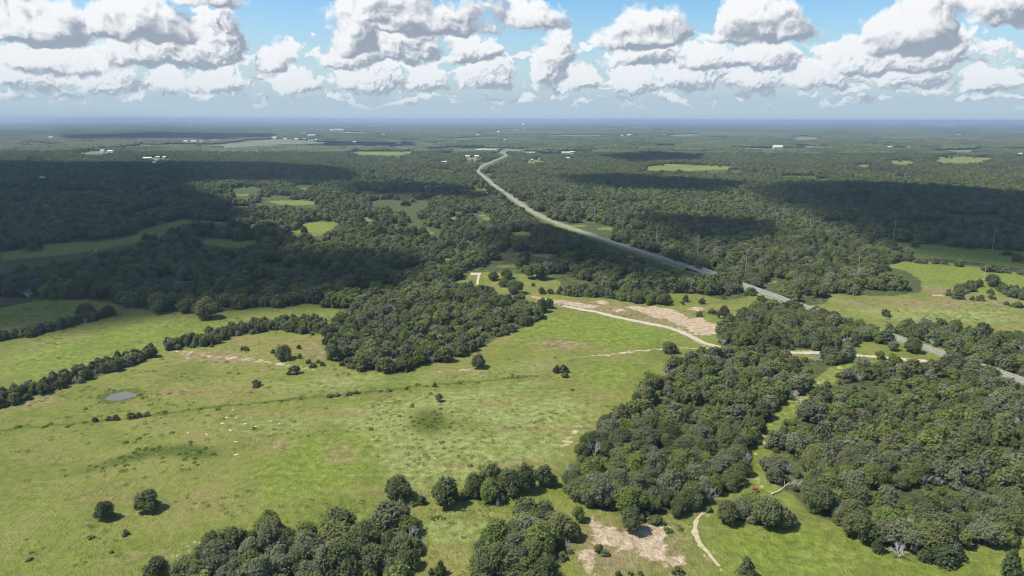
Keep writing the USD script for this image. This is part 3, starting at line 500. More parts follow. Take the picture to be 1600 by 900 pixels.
# ------------------------------------------------------------------ vehicles
DGLASS=mat('dark_glass',{'p':('principled_bsdf',{'base_color':(.02,.025,.03),'roughness':.08})}); RUBBER=flat('rubber',(.02,.02,.02)); CHROME=flat('grey_metal',(.35,.35,.36),.4,.6)
def paint(name,c): return mat(name,{'p':('principled_bsdf',{'base_color':c,'roughness':.35,'coat_weight':.6})})
def prism(prof,w): 
    m=trimesh.creation.extrude_polygon(Polygon(prof),w,engine='earcut'); m.apply_transform(trimesh.transformations.rotation_matrix(math.pi/2,[1,0,0])); m.apply_translation([0,w/2,0]); return m
def wheels(t,xs,y,r):
    for x in xs:
        for s in (-1,1):
            c=trimesh.creation.cylinder(r,.26,sections=14); c.apply_transform(trimesh.transformations.rotation_matrix(math.pi/2,[1,0,0])); c.apply_translation([x,s*y,r]); w=part(t,'wheel',c,RUBBER)
            h=trimesh.creation.cylinder(r*.55,.30,sections=10); h.apply_transform(trimesh.transformations.rotation_matrix(math.pi/2,[1,0,0])); h.apply_translation([x,s*y,r]); usdkit.mesh(stage,f'{w.GetPath()}/hub',h,CHROME)
def car(s,side,label,pt,truck=False):
    p,a=along(s); nx,ny=-math.sin(math.radians(a)),math.cos(math.radians(a)); z=float(hz_(s))+.02
    t=thing('pickup_truck' if truck else 'car',label,'truck' if truck else 'car',(p[0]+nx*side,p[1]+ny*side,z),a+(0 if side<0 else 180))
    if truck:
        part(t,'body',cat_([box(0,0,.75,5.6,1.95,.55),box(-1.7,.9,1.18,2.0,.12,.35),box(-1.7,-.9,1.18,2.0,.12,.35),box(-2.72,0,1.18,.12,1.9,.35)]),pt)
        part(t,'cab',prism([(-.6,1.02),(-.45,1.75),(1.0,1.75),(1.55,1.02)],1.72),pt); part(t,'window',prism([(-.5,1.1),(-.4,1.66),(1.02,1.66),(1.5,1.1)],1.78),DGLASS); wheels(t,(-1.7,1.75),.9,.42)
    else:
        part(t,'body',prism([(-2.3,.3),(-2.35,.85),(-1.2,.95),(1.0,.95),(2.2,.78),(2.3,.3)],1.8),pt); part(t,'roof',prism([(-1.5,.96),(-.9,1.5),(.5,1.5),(1.2,.96)],1.56),pt)
        part(t,'window',prism([(-1.35,1.0),(-.85,1.42),(.45,1.42),(1.08,1.0)],1.62),DGLASS); wheels(t,(-1.4,1.4),.82,.33)
    for sx in (-1,1): part(t,'headlight',box(2.3 if not truck else 2.82,sx*.65,.68 if not truck else .85,.08,.3,.16),WHITE)
car(HW.project(Point(*gp(np.array(1087.),np.array(423.5))[:2])),-1.9,'dark pickup truck at the near end of the highway bridge',paint('dark_paint',(.05,.05,.06)),True)
car(HW.project(Point(*gp(np.array(771.),np.array(289.))[:2])),1.9,'white car on the far sunlit stretch of the highway',paint('car_white',(.8,.8,.8)))
car(HW.project(Point(*gp(np.array(796.),np.array(306.))[:2])),-1.9,'grey car on the highway nearer than the white car',paint('car_grey',(.3,.31,.33)))
def utility(label,px,py,rz,pt,seatm):
    g_=gp(np.array(px),np.array(py)); t=thing('utility_vehicle',label,'utility vehicle',(g_[0],g_[1],float(gz(g_[0],g_[1])[0])),rz,.7)
    part(t,'body',cat_([prism([(-1.5,.35),(-1.5,.85),(-.4,.9),(-.3,.6),(.6,.6),(.75,1.0),(1.45,.8),(1.5,.4)],1.45)]),pt); part(t,'roof',box(-.05,0,1.9,1.5,1.4,.07),pt)
    part(t,'frame',cat_([box(x,y,1.35,.06,.06,1.1) for x in (-.7,.62) for y in (-.62,.62)]),RUBBER); part(t,'seat',cat_([box(-.1,0,.78,.5,1.2,.16),box(-.38,0,1.05,.12,1.2,.5)]),seatm); wheels(t,(-1.0,1.05),.68,.33)
SEAT=flat('dark_seat',(.03,.03,.03))
utility('small white utility vehicle at the grass edge beside the bottom centre trees',779.,821.,20,paint('uv_white',(.6,.6,.6)),SEAT)
utility('small rusty red utility vehicle parked on the grassy track',1181.,763.,120,paint('uv_red',(.24,.045,.035)),SEAT)
# ------------------------------------------------------------------ trees of the woods and the forest
def hexgrid(x0,x1,y0,y1,s,seed):
    r=rs(seed); ys=np.arange(y0,y1,s*.866); xs=np.arange(x0,x1,s); X,Y=np.meshgrid(xs.astype(float),ys.astype(float)); X[1::2]+=s/2
    return (X+r.uniform(-.42,.42,X.shape)*s).ravel(),(Y+r.uniform(-.42,.42,X.shape)*s).ravel()
rr=rs(77); TR=[]          # x, y, radius, height, tone, wood
toneP={'dark':.25,'grey':.27,'olive':.19,'fresh':.13,'lime':.06,'bare':.10}; TN=list(toneP)
PROT=unary_union([wline(TRACKW,5.5),wline(GRAVEL,8),wline(DIRTT,6),ROADC.buffer(6.5)])
for wi,(wn,w) in enumerate(WOODS.items()):
    P=wpoly(w); a,b,c,d=P.bounds; hedge='hedge' in wn or 'belt' in wn or 'scrub' in wn
    X,Y=hexgrid(a,c,b,d,4.1 if hedge else 4.9,200+wi); k=inside(P,X,Y)&~inside(PROT,X,Y); X,Y=X[k],Y[k]
    px_,py_=proj(X,Y,0*X+5); k=~inside(gravel_px,px_,py_)&(px_>-60)&(px_<1660)&(py_<960); X,Y=X[k],Y[k]
    gap=meshkit.fbm(np.stack([X/16,Y/16,0*X],-1),2,31); k=(gap>.33)|hedge; X,Y=X[k],Y[k]
    for x,y in zip(X,Y):
        R=rr.uniform(2.4,4.7)*(.72 if hedge else 1.0); H=max(5.,R*rr.uniform(1.45,1.9))*(1.05 if hedge else 1.0)
        TR.append((x,y,R,min(H,10.5),TN[rr.choice(6,p=list(toneP.values()))],wn))
UND=[]
for wi,(wn,w) in enumerate(WOODS.items()):
    P=wpoly(w); q0,q1,q2,q3=P.bounds; X,Y=hexgrid(q0,q2,q1,q3,4.2,1200+wi); k=inside(P.buffer(1.0),X,Y)&~inside(PROT,X,Y); X,Y=X[k],Y[k]; u,v=proj(X,Y,0*X+2); k=~inside(gravel_px,u,v)&(rr.rand(len(X))<.42)&(v<980); UND+=[(x,y,q) for x,y,q in zip(X[k],Y[k],rr.uniform(1.0,2.1,k.sum()))]
X,Y=hexgrid(-2050,2050,330,2500,8.2,300); X5,Y5=hexgrid(-120,330,330,1500,5.2,301); k5=inside(LineString([(q[0]-14,q[1]-26) for q in rc]).buffer(34),X5,Y5); X,Y=np.concatenate([X,X5[k5]]),np.concatenate([Y,Y5[k5]]); px_,py_=proj(X,Y,0*X); k=(px_>-90)&(px_<1690)&(py_<560); X,Y=X[k],Y[k]; px_,py_=px_[k],py_[k]
R=rr.uniform(3.6,6.0,len(X)); H=R*rr.uniform(1.5,1.95,len(X)); H=np.minimum(H,11)
big=meshkit.fbm(np.stack([X/160,Y/160,0*X],-1),3,8); R*=.8+.5*big
ok=~inside(Polygon(OPEN).buffer(0),px_,py_)&~inside(PROT,X,Y)
jit=(meshkit.fbm(np.stack([X/28,Y/60,0*X],-1),3,61)-.5); jit2=(meshkit.fbm(np.stack([X/28,Y/60,0*X+9],-1),3,62)-.5)
jw=1100/np.hypot(X,Y)
for zz_,du in ((0,0),(.25,0),(.5,0),(.75,0),(.55,-.75),(.55,.75),(.3,-.5),(.3,.5),(1.05,0)):
    u,v=proj(X+du*R,Y,H*zz_); ok&=~inside(hard_px,u,v); u=u+jit*110*jw; v=v+jit2*24*jw; ok&=~inside(noforest,u,v)
gapf=meshkit.fbm(np.stack([X/42,Y/60,0*X],-1),3,41); ok&=gapf>.31+.10*(meshkit.fbm(np.stack([X/300,Y/300,0*X],-1),2,43)>.56)
ok&=~(inside(clear_px,*proj(X,Y,0*X))&(rr.rand(len(X))<.86))
tz=meshkit.fbm(np.stack([X/210,Y/330,0*X],-1),4,71)[ok]; tz=(tz-tz.mean())/tz.std()
for x,y,r_,h_,q in zip(X[ok],Y[ok],R[ok],H[ok],tz):
    p_=np.array([.34*math.exp(-.7*q),.28,.22*math.exp(.5*q),.12*math.exp(.5*q),.035*math.exp(.6*q),.035]); TR.append((x,y,r_,h_,TN[rr.choice(6,p=p_/p_.sum())],'forest'))
DIST=np.array([math.hypot(t[0],t[1]) for t in TR]); order=np.argsort(DIST)
vis=[]
for i in order:
    x,y,R_,H_,tn,wn=TR[i]; u,v=proj(np.array(x),np.array(y),np.array(H_*.7)); 
    if -5<u<1605 and v<893: vis.append(i)
    if len(vis)==300: break
IND=set(vis)
TONEW={'bare':'bare grey','lime':'yellow-green','dark':'dark green','grey':'grey-green','olive':'olive green','fresh':'bright green'}
groups={}
for i in vis:
    x,y,R_,H_,tn,wn=TR[i]; size='large' if R_>4.1 else 'small' if R_<3.1 else 'mid-sized'
    groups.setdefault((size,tn,wn),[]).append(i)
ORD=['first','second','third','fourth','fifth','sixth','seventh','eighth','ninth','tenth','eleventh','twelfth','thirteenth','fourteenth']
for (size,tn,wn),ids in groups.items():
    us=[float(proj(np.array(TR[i][0]),np.array(TR[i][1]),np.array(3.))[0]) for i in ids]; ids=[i for _,i in sorted(zip(us,ids))]; n_=len(ids)
    for q,i in enumerate(ids):
        x,y,R_,H_,_,_=TR[i]; base=f'{size} {TONEW[tn]} oak in the {wn}'
        if n_==1: lab=f'only {base}'
        elif n_==2: lab=f'{["left","right"][q]} of two: {base}'
        elif q<n_-1 and q<14: lab=f'{ORD[q]} from the left: {base}'
        elif n_-1-q<14: lab=f'{"rightmost" if q==n_-1 else ORD[n_-1-q]+" from the right"}: {base}'
        else: lab=f'{base}, among the middle ones'
        s=rr.randint(5); thing('oak_tree',lab,'tree',(x,y,float(gz(x,y)[0])),rr.uniform(0,360),(R_/5*rr.uniform(.85,1.15),R_/5*rr.uniform(.85,1.15),H_/8.6*rr.uniform(.9,1.15)),group='oak trees of the near woods',ref=NEAR[s,tn] if tn!='bare' else DEAD[s%3])
# the rest as one woodland
def instancer(name,protos,idx,pos,rz,scale,label,cat,kind='stuff'):
    pi=UsdGeom.PointInstancer.Define(stage,'/World/'+numbered(name)); paths=[]
    for pn,m_,mt in protos:
        pth=f'{pi.GetPath()}/{pn}'; k=0
        while stage.GetPrimAtPath(pth): k+=1; pth=f'{pi.GetPath()}/{pn}_{k:03d}'
        usdkit.mesh(stage,pth,m_,mt); paths.append(pth)
    pi.CreatePrototypesRel().SetTargets(paths); pi.CreateProtoIndicesAttr(Vt.IntArray.FromNumpy(np.asarray(idx,np.int32))); pi.CreatePositionsAttr(Vt.Vec3fArray.FromNumpy(np.asarray(pos,np.float32)))
    h=np.radians(np.asarray(rz))/2; q=np.stack([np.cos(h),0*h,0*h,np.sin(h)],1)
    pi.CreateOrientationsAttr(Vt.QuathArray([Gf.Quath(float(a),0,0,float(d)) for a,_,_,d in q])); pi.CreateScalesAttr(Vt.Vec3fArray.FromNumpy(np.asarray(scale,np.float32)))
    tag(pi.GetPrim(),label,cat,kind=kind); return pi
MIDP=[]
for s in range(5):
    cm=crown(140+s,5.0,[7.6,7.0,8.0,7.2,7.6][s],.5,[20,18,22,16,20][s],1000,.58,core=2,low=-.05)
    for t in TN: MIDP.append(('crown',cm,LEAF[t]) if t!='bare' else ('bare_branches',dead(170+s,7.0,.6,5,2),DEADWOOD))
LOWP=[]
for s in range(3):
    cm=crown(150+s,5.0,[7.6,7.2,7.9][s],.3,[14,12,15][s],260,.95,core=1,low=-.05)
    for t in TN: LOWP.append(('crown',cm,LEAF[t]) if t!='bare' else ('bare_branches',dead(180+s,7.0,.6,4,1),DEADWOOD))
for x,y,q in UND: TR.append((x,y,q,q*1.5,TN[rr.choice(4,p=[.2,.3,.2,.3])],'under'))
DIST=np.array([math.hypot(t_[0],t_[1]) for t_ in TR])
rest=[i for i in range(len(TR)) if i not in IND]; ri=rs(5)
idx=[];
for i in rest:
    tn=TN.index(TR[i][4]); idx.append(ri.randint(5)*6+tn if DIST[i]<750 else 30+ri.randint(3)*6+tn)
pos=[(TR[i][0],TR[i][1],float(z)) for i,z in zip(rest,gz([TR[i][0] for i in rest],[TR[i][1] for i in rest]))]
instancer('woodland',MIDP+LOWP,idx,pos,ri.uniform(0,360,len(rest)),[(TR[i][2]/5,TR[i][2]/5,TR[i][3]/8) for i in rest],'dense oak woodland covering the plain beyond the pastures','woodland')
# far-off forest as patches of crowns
def patch(seed,S,n,R,tone):
    r=rs(seed); o=[]; g=int(math.sqrt(n)); st=S/g
    for i in range(g):
        for j in range(g):
            q=R*r.uniform(.7,1.25); s=trimesh.creation.icosphere(1,1.0); s.vertices*=1+.3*(r.rand(len(s.vertices),1)-.5); s.vertices*=[q,q,q*.75]; s.apply_translation([(i+.5)*st-S/2+r.uniform(-.4,.4)*st,(j+.5)*st-S/2+r.uniform(-.4,.4)*st,q*.75+r.uniform(0,2.5)])
            o.append(s.slice_plane([0,0,.3],[0,0,1]))
    m=cat_(o); p=m.vertices[m.faces].mean(1); k=r.choice(len(p),n*6); nn=m.face_normals[k]*.6+r.normal(size=(n*6,3))*.6; nn/=np.linalg.norm(nn,axis=1,keepdims=True)
    return cat_([m,leaves(r,p[k]+nn*.3,nn,R*.22)])
FP=[('crown_patch',patch(500+s,80,81,6.2,0),LEAF[t]) for s,t in enumerate(('dark','cedar','dark','grey'))]+[('far_crown_patch',patch(510+s,260,144,13.,0),LEAF[t]) for s,t in enumerate(('cedar','dark'))]
I2=[];P2_=[];S2=[]
for (x0,x1,y0,y1,st,pr,lo,hi) in ((-6200,6200,2380,7400,72,(0,1,2,3),2450,7300),(-19000,19000,6500,22000,235,(4,5),7300,22000)):
    X,Y=hexgrid(x0,x1,y0,y1,st,600+int(st)); d=np.hypot(X,Y); u,v=proj(X,Y,0*X); k=(u>-60)&(u<1660)&(d>lo-40)&(d<hi)
    for du,dz in ((0,0),(-.4,0),(.4,0),(0,8)):
        u,v=proj(X+du*st,Y,0*X+dz); k&=~inside(noforest,u+(meshkit.fbm(np.stack([X/90,Y/90,0*X],-1),2,64)-.5)*14,v+(meshkit.fbm(np.stack([X/90,Y/90,0*X+5],-1),2,65)-.5)*2.5)
    gapn=meshkit.fbm(np.stack([X/700,Y/420,0*X],-1),3,91); k&=gapn>.24
    n_=k.sum(); I2+=list(np.array(pr)[np.clip(((meshkit.fbm(np.stack([X[k]/900,Y[k]/1500,0*X[k]],-1),3,72)-.5)*2.2+.5+ri.uniform(-.3,.3,n_))*len(pr),0,len(pr)-1).astype(int)]); P2_+=[(x,y,0.) for x,y in zip(X[k],Y[k])]; S2+=[(s_,s_,z_) for s_,z_ in zip(ri.uniform(.95,1.15,n_),ri.uniform(.8,1.15,n_)*(.9 if st<100 else .45))]
instancer('distant_forest',FP,I2,P2_,ri.choice([0,90,180,270],len(I2)),S2,'far blue-green forest reaching to the horizon','forest')
# ------------------------------------------------------------------ single trees, shrubs and bare trees: base x, base y, width and height in the photograph
def size_at(px,py,w,h):
    g_=gp(np.array(float(px)),np.array(float(py))); d=np.linalg.norm(g_-CP); el=math.asin(CAM_Z/d)
    W=w*d/F_PX*1.02; Hh=max(h*d/F_PX-W*.35*math.sin(el),.5*W*.6)/math.cos(el)*1.05; return g_,W,Hh
rq=rs(9)
def plant(kind,px,py,w,h,label,group=None,tone='dark'):
    g_,W,Hh=size_at(px,py,w,h); z=float(gz(g_[0],g_[1])[0]); k=rq.randint(3); rz=rq.uniform(0,360)
    y=g_[1]
    if kind=='oak': thing('oak_tree',label,'tree',(g_[0],y,z),rz,(W/10,W/10,max(Hh,W*.7)/8.6),group,NEAR[rq.randint(5),tone])
    elif kind=='ragged': thing('oak_tree',label,'tree',(g_[0],y,z),rz,(W/10*1.05,W/10*.9,max(Hh,W*.8)/8.6),group,RAG[rq.randint(2)])
    elif kind=='cedar': thing('cedar_tree',label,'tree',(g_[0],y,z),rz,(W/4,W/4,max(Hh,W*.9)/6.2),group,CED[k])
    elif kind=='shrub': thing('shrub',label,'shrub',(g_[0],y,z),rz,(W/3,W/3,max(Hh,W*.45)/2.2),group,SHR[k,tone])
    else: thing('bare_tree',label,'dead tree',(g_[0],y,z),rz,(W/9,W/9,max(Hh,W*.6)/8),group,DEAD[k])
for a in [
('oak',320,496,34,30,'large round sunlit oak alone below the shaded forest edge','','olive'),('oak',443,560,25,26,'lone rounded oak in the pasture left of the central wood'),('oak',746,574,23,22,'lone pointed tree on the grass right of the central wood','','grey'),('oak',1046,553,25,20,'lone dark oak beside the thin tan track'),
('shrub',869,583,14,13,'left bush of the dark trio on the green field','','dark'),('shrub',881,582,16,14,'back bush of the dark trio on the green field'),('shrub',883,590,12,10,'front bush of the dark trio on the green field'),('bare',837,583,8,9,'tiny bare bush on the green field left of the dark trio'),
('shrub',459,583,19,15,'round dark shrub below the left tan track'),('shrub',400,602,18,11,'low dark shrub right of the pond in open grass'),('shrub',482,567,10,8,'upper left of five small shrubs by the central wood'),('shrub',489,573,11,8,'lower left of five small shrubs by the central wood'),('shrub',497,566,8,6,'middle of five small shrubs by the central wood'),('shrub',504,571,8,8,'right of five small shrubs by the central wood'),('shrub',467,544,8,7,'small shrub above and right of the lone pasture oak'),('shrub',468,559,8,8,'small shrub just right of the lone pasture oak'),('shrub',508,538,11,10,'upper of two shrubs hugging the central wood edge'),('shrub',512,547,11,9,'lower of two shrubs hugging the central wood edge'),
('shrub',379,546,7,6,'left of two tiny shrubs in the left pasture'),('shrub',385,547,9,8,'right of two tiny shrubs in the left pasture','','olive'),('shrub',427,551,8,7,'pale low shrub left of the lone pasture oak','','grey'),
('shrub',679,604,8,8,'dark round shrub on the fence line'),('oak',686,627,11,13,'thin small tree just below the fence line','','grey'),('shrub',148,658,9,7,'leftmost dark shrub on the fence line'),('shrub',171,656,10,7,'second dark shrub on the fence line from the left'),('shrub',182,655,11,8,'third dark shrub on the fence line from the left'),('shrub',207,653,14,10,'fourth and broadest dark shrub on the fence line'),('shrub',218,651,10,8,'fifth dark shrub on the fence line from the left'),('shrub',229,650,9,7,'sixth dark shrub on the fence line from the left'),
('shrub',515,619,12,4,'low dark hedge shrub on the fence line below the central wood'),('shrub',527,618,10,4,'second low hedge shrub on the fence line below the central wood'),('shrub',545,616,12,4,'third low hedge shrub on the fence line below the central wood'),('shrub',557,614,11,4,'fourth low hedge shrub on the fence line below the central wood'),('shrub',609,609,8,3,'small hedge shrub on the fence line left of the round one'),('shrub',635,607,7,5,'pointed hedge shrub on the fence line left of the round one'),
('ragged',165,812,26,29,'smaller of two dark oaks alone in the bottom left pasture'),('ragged',231,797,36,32,'larger of two dark oaks alone in the bottom left pasture'),('shrub',196,836,11,9,'small green bush below the two lone oaks','','fresh'),('shrub',142,841,10,4,'flat low weed bush left below the two lone oaks','','fresh'),('shrub',174,864,7,3,'tiny low bush below the two lone oaks','','fresh'),('shrub',46,876,9,4,'low bush near the bottom left corner','','fresh'),
('ragged',244,898,36,28,'shaggy dark tree at the left end of the bottom wood'),('oak',420,832,34,36,'tall tree at the top left corner of the bottom wood','','fresh'),('oak',530,832,44,38,'tall dark tree on the upper edge of the bottom wood'),
('oak',620,783,42,36,'round dark oak above the bottom left wood'),('ragged',697,789,46,48,'tall open oak left of the tree row'),('shrub',659,790,14,16,'upright shrub between the round oak and tall oak'),('shrub',646,793,10,8,'low shrub beside the upright shrub','','fresh'),('shrub',722,780,26,10,'low spreading shrub at the foot of the tall open oak'),
('oak',743,776,32,34,'left tree of the row of dark trees in the foreground','','dark'),('oak',763,784,32,34,'brighter green tree in the front of the foreground row','','fresh'),('oak',770,762,36,34,'back tree of the foreground row'),('oak',795,772,40,44,'large central tree of the foreground row'),('oak',821,771,32,42,'right tree of the foreground row'),('shrub',782,788,18,18,'small pale bush at the front of the foreground row','','grey'),('ragged',851,760,34,36,'dark tree between the foreground row and the wood'),('oak',612,830,56,44,'large crown at the top right of the bottom left wood','','grey'),
('cedar',688,899,18,22,'young cedar on the grass at the bottom edge'),('cedar',674,899,9,10,'smaller young cedar left of the other at the bottom edge'),('oak',986,830,34,36,'round bright green oak standing on the bare tan patch','','dark'),('shrub',936,863,15,15,'left scrub bush on the bare tan patch','','olive'),('shrub',946,868,14,10,'right scrub bush on the bare tan patch','','grey'),('shrub',1044,829,14,8,'low dark bush at the right rim of the bare patch','','fresh'),('shrub',1025,815,26,12,'spreading low bush above the bare tan patch'),('shrub',1009,808,14,12,'round bush left of the spreading low bush'),
('oak',903,814,20,24,'left bushy tree at the corner of the bare patch','','fresh'),('oak',893,842,30,28,'right bushy tree at the edge of the bare patch','','dark'),('cedar',1166,899,26,30,'dark ragged cedar at the bottom edge by the dirt track'),('shrub',966,899,9,9,'first small bush at the bottom edge below the bare patch'),('shrub',985,898,8,7,'second small bush at the bottom edge below the bare patch'),('shrub',1000,899,10,8,'third small bush at the bottom edge below the bare patch'),('shrub',1060,898,20,12,'wide low bush at the bottom edge below the bare patch'),('shrub',1108,795,11,10,'round bush beside the start of the dirt track','','fresh'),
('oak',1341,838,42,40,'dark round oak at the front edge of the right wood'),('oak',1200,818,44,42,'large rounded tree between the grassy track and lower meadow','','dark'),('oak',1135,812,32,32,'left tree of the clump by the grassy track','','olive'),('oak',1232,815,22,24,'small tree right of the clump by the grassy track','','grey'),('cedar',1372,858,15,24,'small two-tiered cedar before the right wood'),('cedar',1475,874,30,26,'dark cedar bush beside the bare trunk in the lower right meadow'),('cedar',1446,872,18,22,'left cedar bush in the lower right meadow','','olive'),('cedar',1495,868,20,22,'right cedar bush behind the bare trunk in the meadow'),('cedar',1578,895,24,36,'leaning dark cedar at the bottom right corner'),('oak',1408,850,44,36,'pale tree at the front edge of the right wood','','grey'),
('shrub',1384,494,13,13,'lone dark bush in the right hand pasture'),('shrub',1548,459,9,9,'small round tree in the pasture below the tall pole'),('shrub',1531,468,11,9,'dark bush below the tall pole hedge'),('shrub',1550,466,9,6,'low bush right below the tall pole hedge'),('shrub',1519,468,7,6,'tiny bush below the tall pole hedge'),('shrub',1498,466,18,6,'long low bush below the tall pole hedge'),('shrub',1572,475,7,6,'small dark bush near the right edge of the pasture'),('shrub',1590,479,14,9,'dark bush at the right edge of the pasture'),('oak',1551,446,20,13,'dark tree right of the tall pole'),
('shrub',1433,411,9,8,'first pale bush on the boundary of the shaded field','','grey'),('shrub',1444,412,9,7,'second pale bush on the boundary of the shaded field','','grey'),('shrub',1462,412,12,8,'third pale bush on the boundary of the shaded field','','grey'),('shrub',1476,413,9,7,'fourth pale bush on the boundary of the shaded field','','grey'),('shrub',1497,416,14,9,'fifth pale bush on the boundary of the shaded field','','dark'),('shrub',1572,426,13,8,'sixth pale bush on the boundary of the shaded field','','grey'),('shrub',1598,430,12,8,'rightmost pale bush on the boundary of the shaded field','','grey'),('shrub',1548,424,24,6,'low hedge bush on the boundary behind the tall pole','','dark'),('oak',1589,409,14,10,'right round tree inside the shaded field'),('shrub',1574,399,12,8,'left dark tree inside the shaded field'),
('oak',805,462,28,24,'round tree in the clearing right of the gravel yard','','dark'),('oak',788,450,18,14,'dark bush tree in the clearing by the gravel yard'),('oak',770,440,18,13,'left tree at the back of the yard clearing','','olive'),('oak',838,438,36,20,'broad tree at the back of the yard clearing','','dark'),('oak',792,438,22,14,'middle tree at the back of the yard clearing','','dark'),('shrub',833,450,7,6,'tiny bush in the middle of the yard clearing'),('shrub',847,461,14,11,'left bush of the pair before the scrub'),('shrub',860,461,12,10,'right bush of the pair before the scrub'),
('oak',846,490,20,22,'tree at the right tip of the central wood'),('ragged',858,484,16,18,'ragged tree where the gravel road begins','','grey'),('shrub',1072,471,12,11,'round bush beside the sandy patch on its upper side'),('shrub',1096,474,13,10,'wide bush above the sandy patch','','olive'),('shrub',1067,476,8,6,'small bush above the sandy patch'),('shrub',1092,494,11,9,'bush on the right side of the sandy patch'),('shrub',1112,490,13,10,'dark bush right of the sandy patch'),('ragged',1130,498,18,22,'ragged tree at the corner of the wood by the sandy patch'),('oak',1190,474,16,14,'round tree at the highway edge by the small meadow'),('shrub',1013,478,9,9,'yellow-green bush at the upper rim of the sandy patch','','fresh'),('oak',995,474,16,16,'dark tree at the upper rim of the sandy patch'),('oak',1036,477,20,18,'dark clump at the upper right rim of the sandy patch'),
('oak',1425,550,26,20,'dark rounded tree where the highway reappears'),('oak',1395,548,16,14,'flat topped tree beside the roadside lawn','','grey'),('shrub',1375,562,16,14,'bushy tree on the roadside lawn before the gravel road','','fresh'),('shrub',1393,565,8,12,'narrow upright bush on the gravel road','','fresh'),
('oak',133,489,22,18,'tall dark tree in the hedge below the shaded meadow'),('oak',169,491,18,14,'dark tree at the right end of the meadow hedge'),('shrub',190,474,16,13,'round tree at the shaded forest edge'),('oak',250,484,32,26,'sunlit tree at the left of the forest edge'),('oak',297,484,30,18,'sunlit tree behind the large round oak','','olive'),
]:
    plant(a[0],a[1],a[2],a[3],a[4],a[5],None,a[7] if len(a)>7 else 'dark')
for px,py,w,h,l in [(1112,779,34,32,'pale grey bare tree beside the grassy track'),(1020,740,20,20,'bare grey tree inside the wood above the bare patch'),(1404,866,34,26,'grey bare thicket at the front of the right wood'),(1487,866,14,30,'tall bare trunk among the cedars of the lower meadow'),(1478,874,22,12,'bare grey brush at the foot of the meadow cedars'),(1285,715,30,26,'bare grey tree in the right wood near its left edge'),(1233,736,16,22,'white forked bare tree beside the grassy track'),(885,735,10,18,'bare grey snag at the corner of the foreground field'),(1075,740,34,18,'bare grey brush in the wood left of the track'),(1385,640,26,20,'bare tree in the middle of the right wood'),(1580,632,30,20,'bare tree in the upper right wood'),(1545,690,30,22,'bare tree near the right edge of the wood'),(615,505,18,14,'bare tree in the left of the central wood'),(735,460,18,12,'bare tree at the top of the central wood'),(760,475,18,12,'bare tree in the upper right of the central wood'),(595,545,16,14,'bare tree at the front of the central wood'),(270,541,22,20,'half bare tree at the left end of the tree belt'),(738,546,10,10,'tiny bare tree beside the central wood edge'),(885,860,14,22,'bare stem at the edge of the bottom centre wood'),(1320,545,20,20,'bare grey tree above the gravel road'),(1515,655,24,18,'small bare tree in the right wood')]:
    plant('bare',px,py,w,h,l)
# fallen trunk
g_=gp(np.array(1216.),np.array(766.)); t=thing('fallen_tree','fallen grey dead tree lying across the edge of the grassy track','fallen tree',(g_[0],g_[1],float(gz(g_[0],g_[1])[0])),25)
part(t,'trunk',tube([[-3,0,.25],[0,.1,.5],[3.2,.4,1.3],[5.5,.6,2.3]],.24,.07,7),DEADWOOD); part(t,'branches',cat_([tube([[3,.4,1.2],[4,1.4,2],[4.6,2.2,2.4]],.08,.03,5),tube([[4,.5,1.6],[5,-.5,2.2],[5.6,-1.2,2.5]],.07,.03,5),tube([[-2,0,.3],[-3,1,.7],[-3.6,1.7,.8]],.09,.03,5),tube([[-2.4,0,.3],[-3.4,-.9,.6],[-4,-1.2,.9]],.08,.03,5)]),DEADWOOD)
# rocks
ROCK=flat('pale_limestone',(.46,.42,.34),.9,var=.15,scale=3.)
places=[('upper left',364,641),('upper left',354,653),('upper middle',369,652.5),('upper right',393,653),('middle left',348,662.3),('middle right',383,663),('lower left',294,678),('lower left',323,679.5),('lower middle',360,673.5),('lower middle',369,691.5),('right',423.5,658.7),('right',399,667.5),('right',436,663),('bottom',370,711.5)]
for k,(_,px,py) in enumerate(places):
    g_=gp(np.array(px),np.array(py)); r=rs(700+k); s=trimesh.creation.icosphere(2,1.0); s.vertices*=1+.25*(meshkit.fbm(s.vertices*1.7+k*5,2,k)[:,None]-.5)*2; s.vertices*=[.95,.55,.28]
    lab=f'pale limestone slab in the weedy pasture, {ORD[k]} of fourteen from the top of the picture' if k<10 else f'pale limestone slab in the weedy pasture on its {["right","far right","outer right","bottom"][k-10]} side'
    t=thing('limestone_rock',lab,'rock',(g_[0],g_[1],float(gz(g_[0],g_[1])[0])+.12),r.uniform(-30,30),r.uniform(.45,.85),'pale rocks in the pasture'); part(t,'stone',s,ROCK)
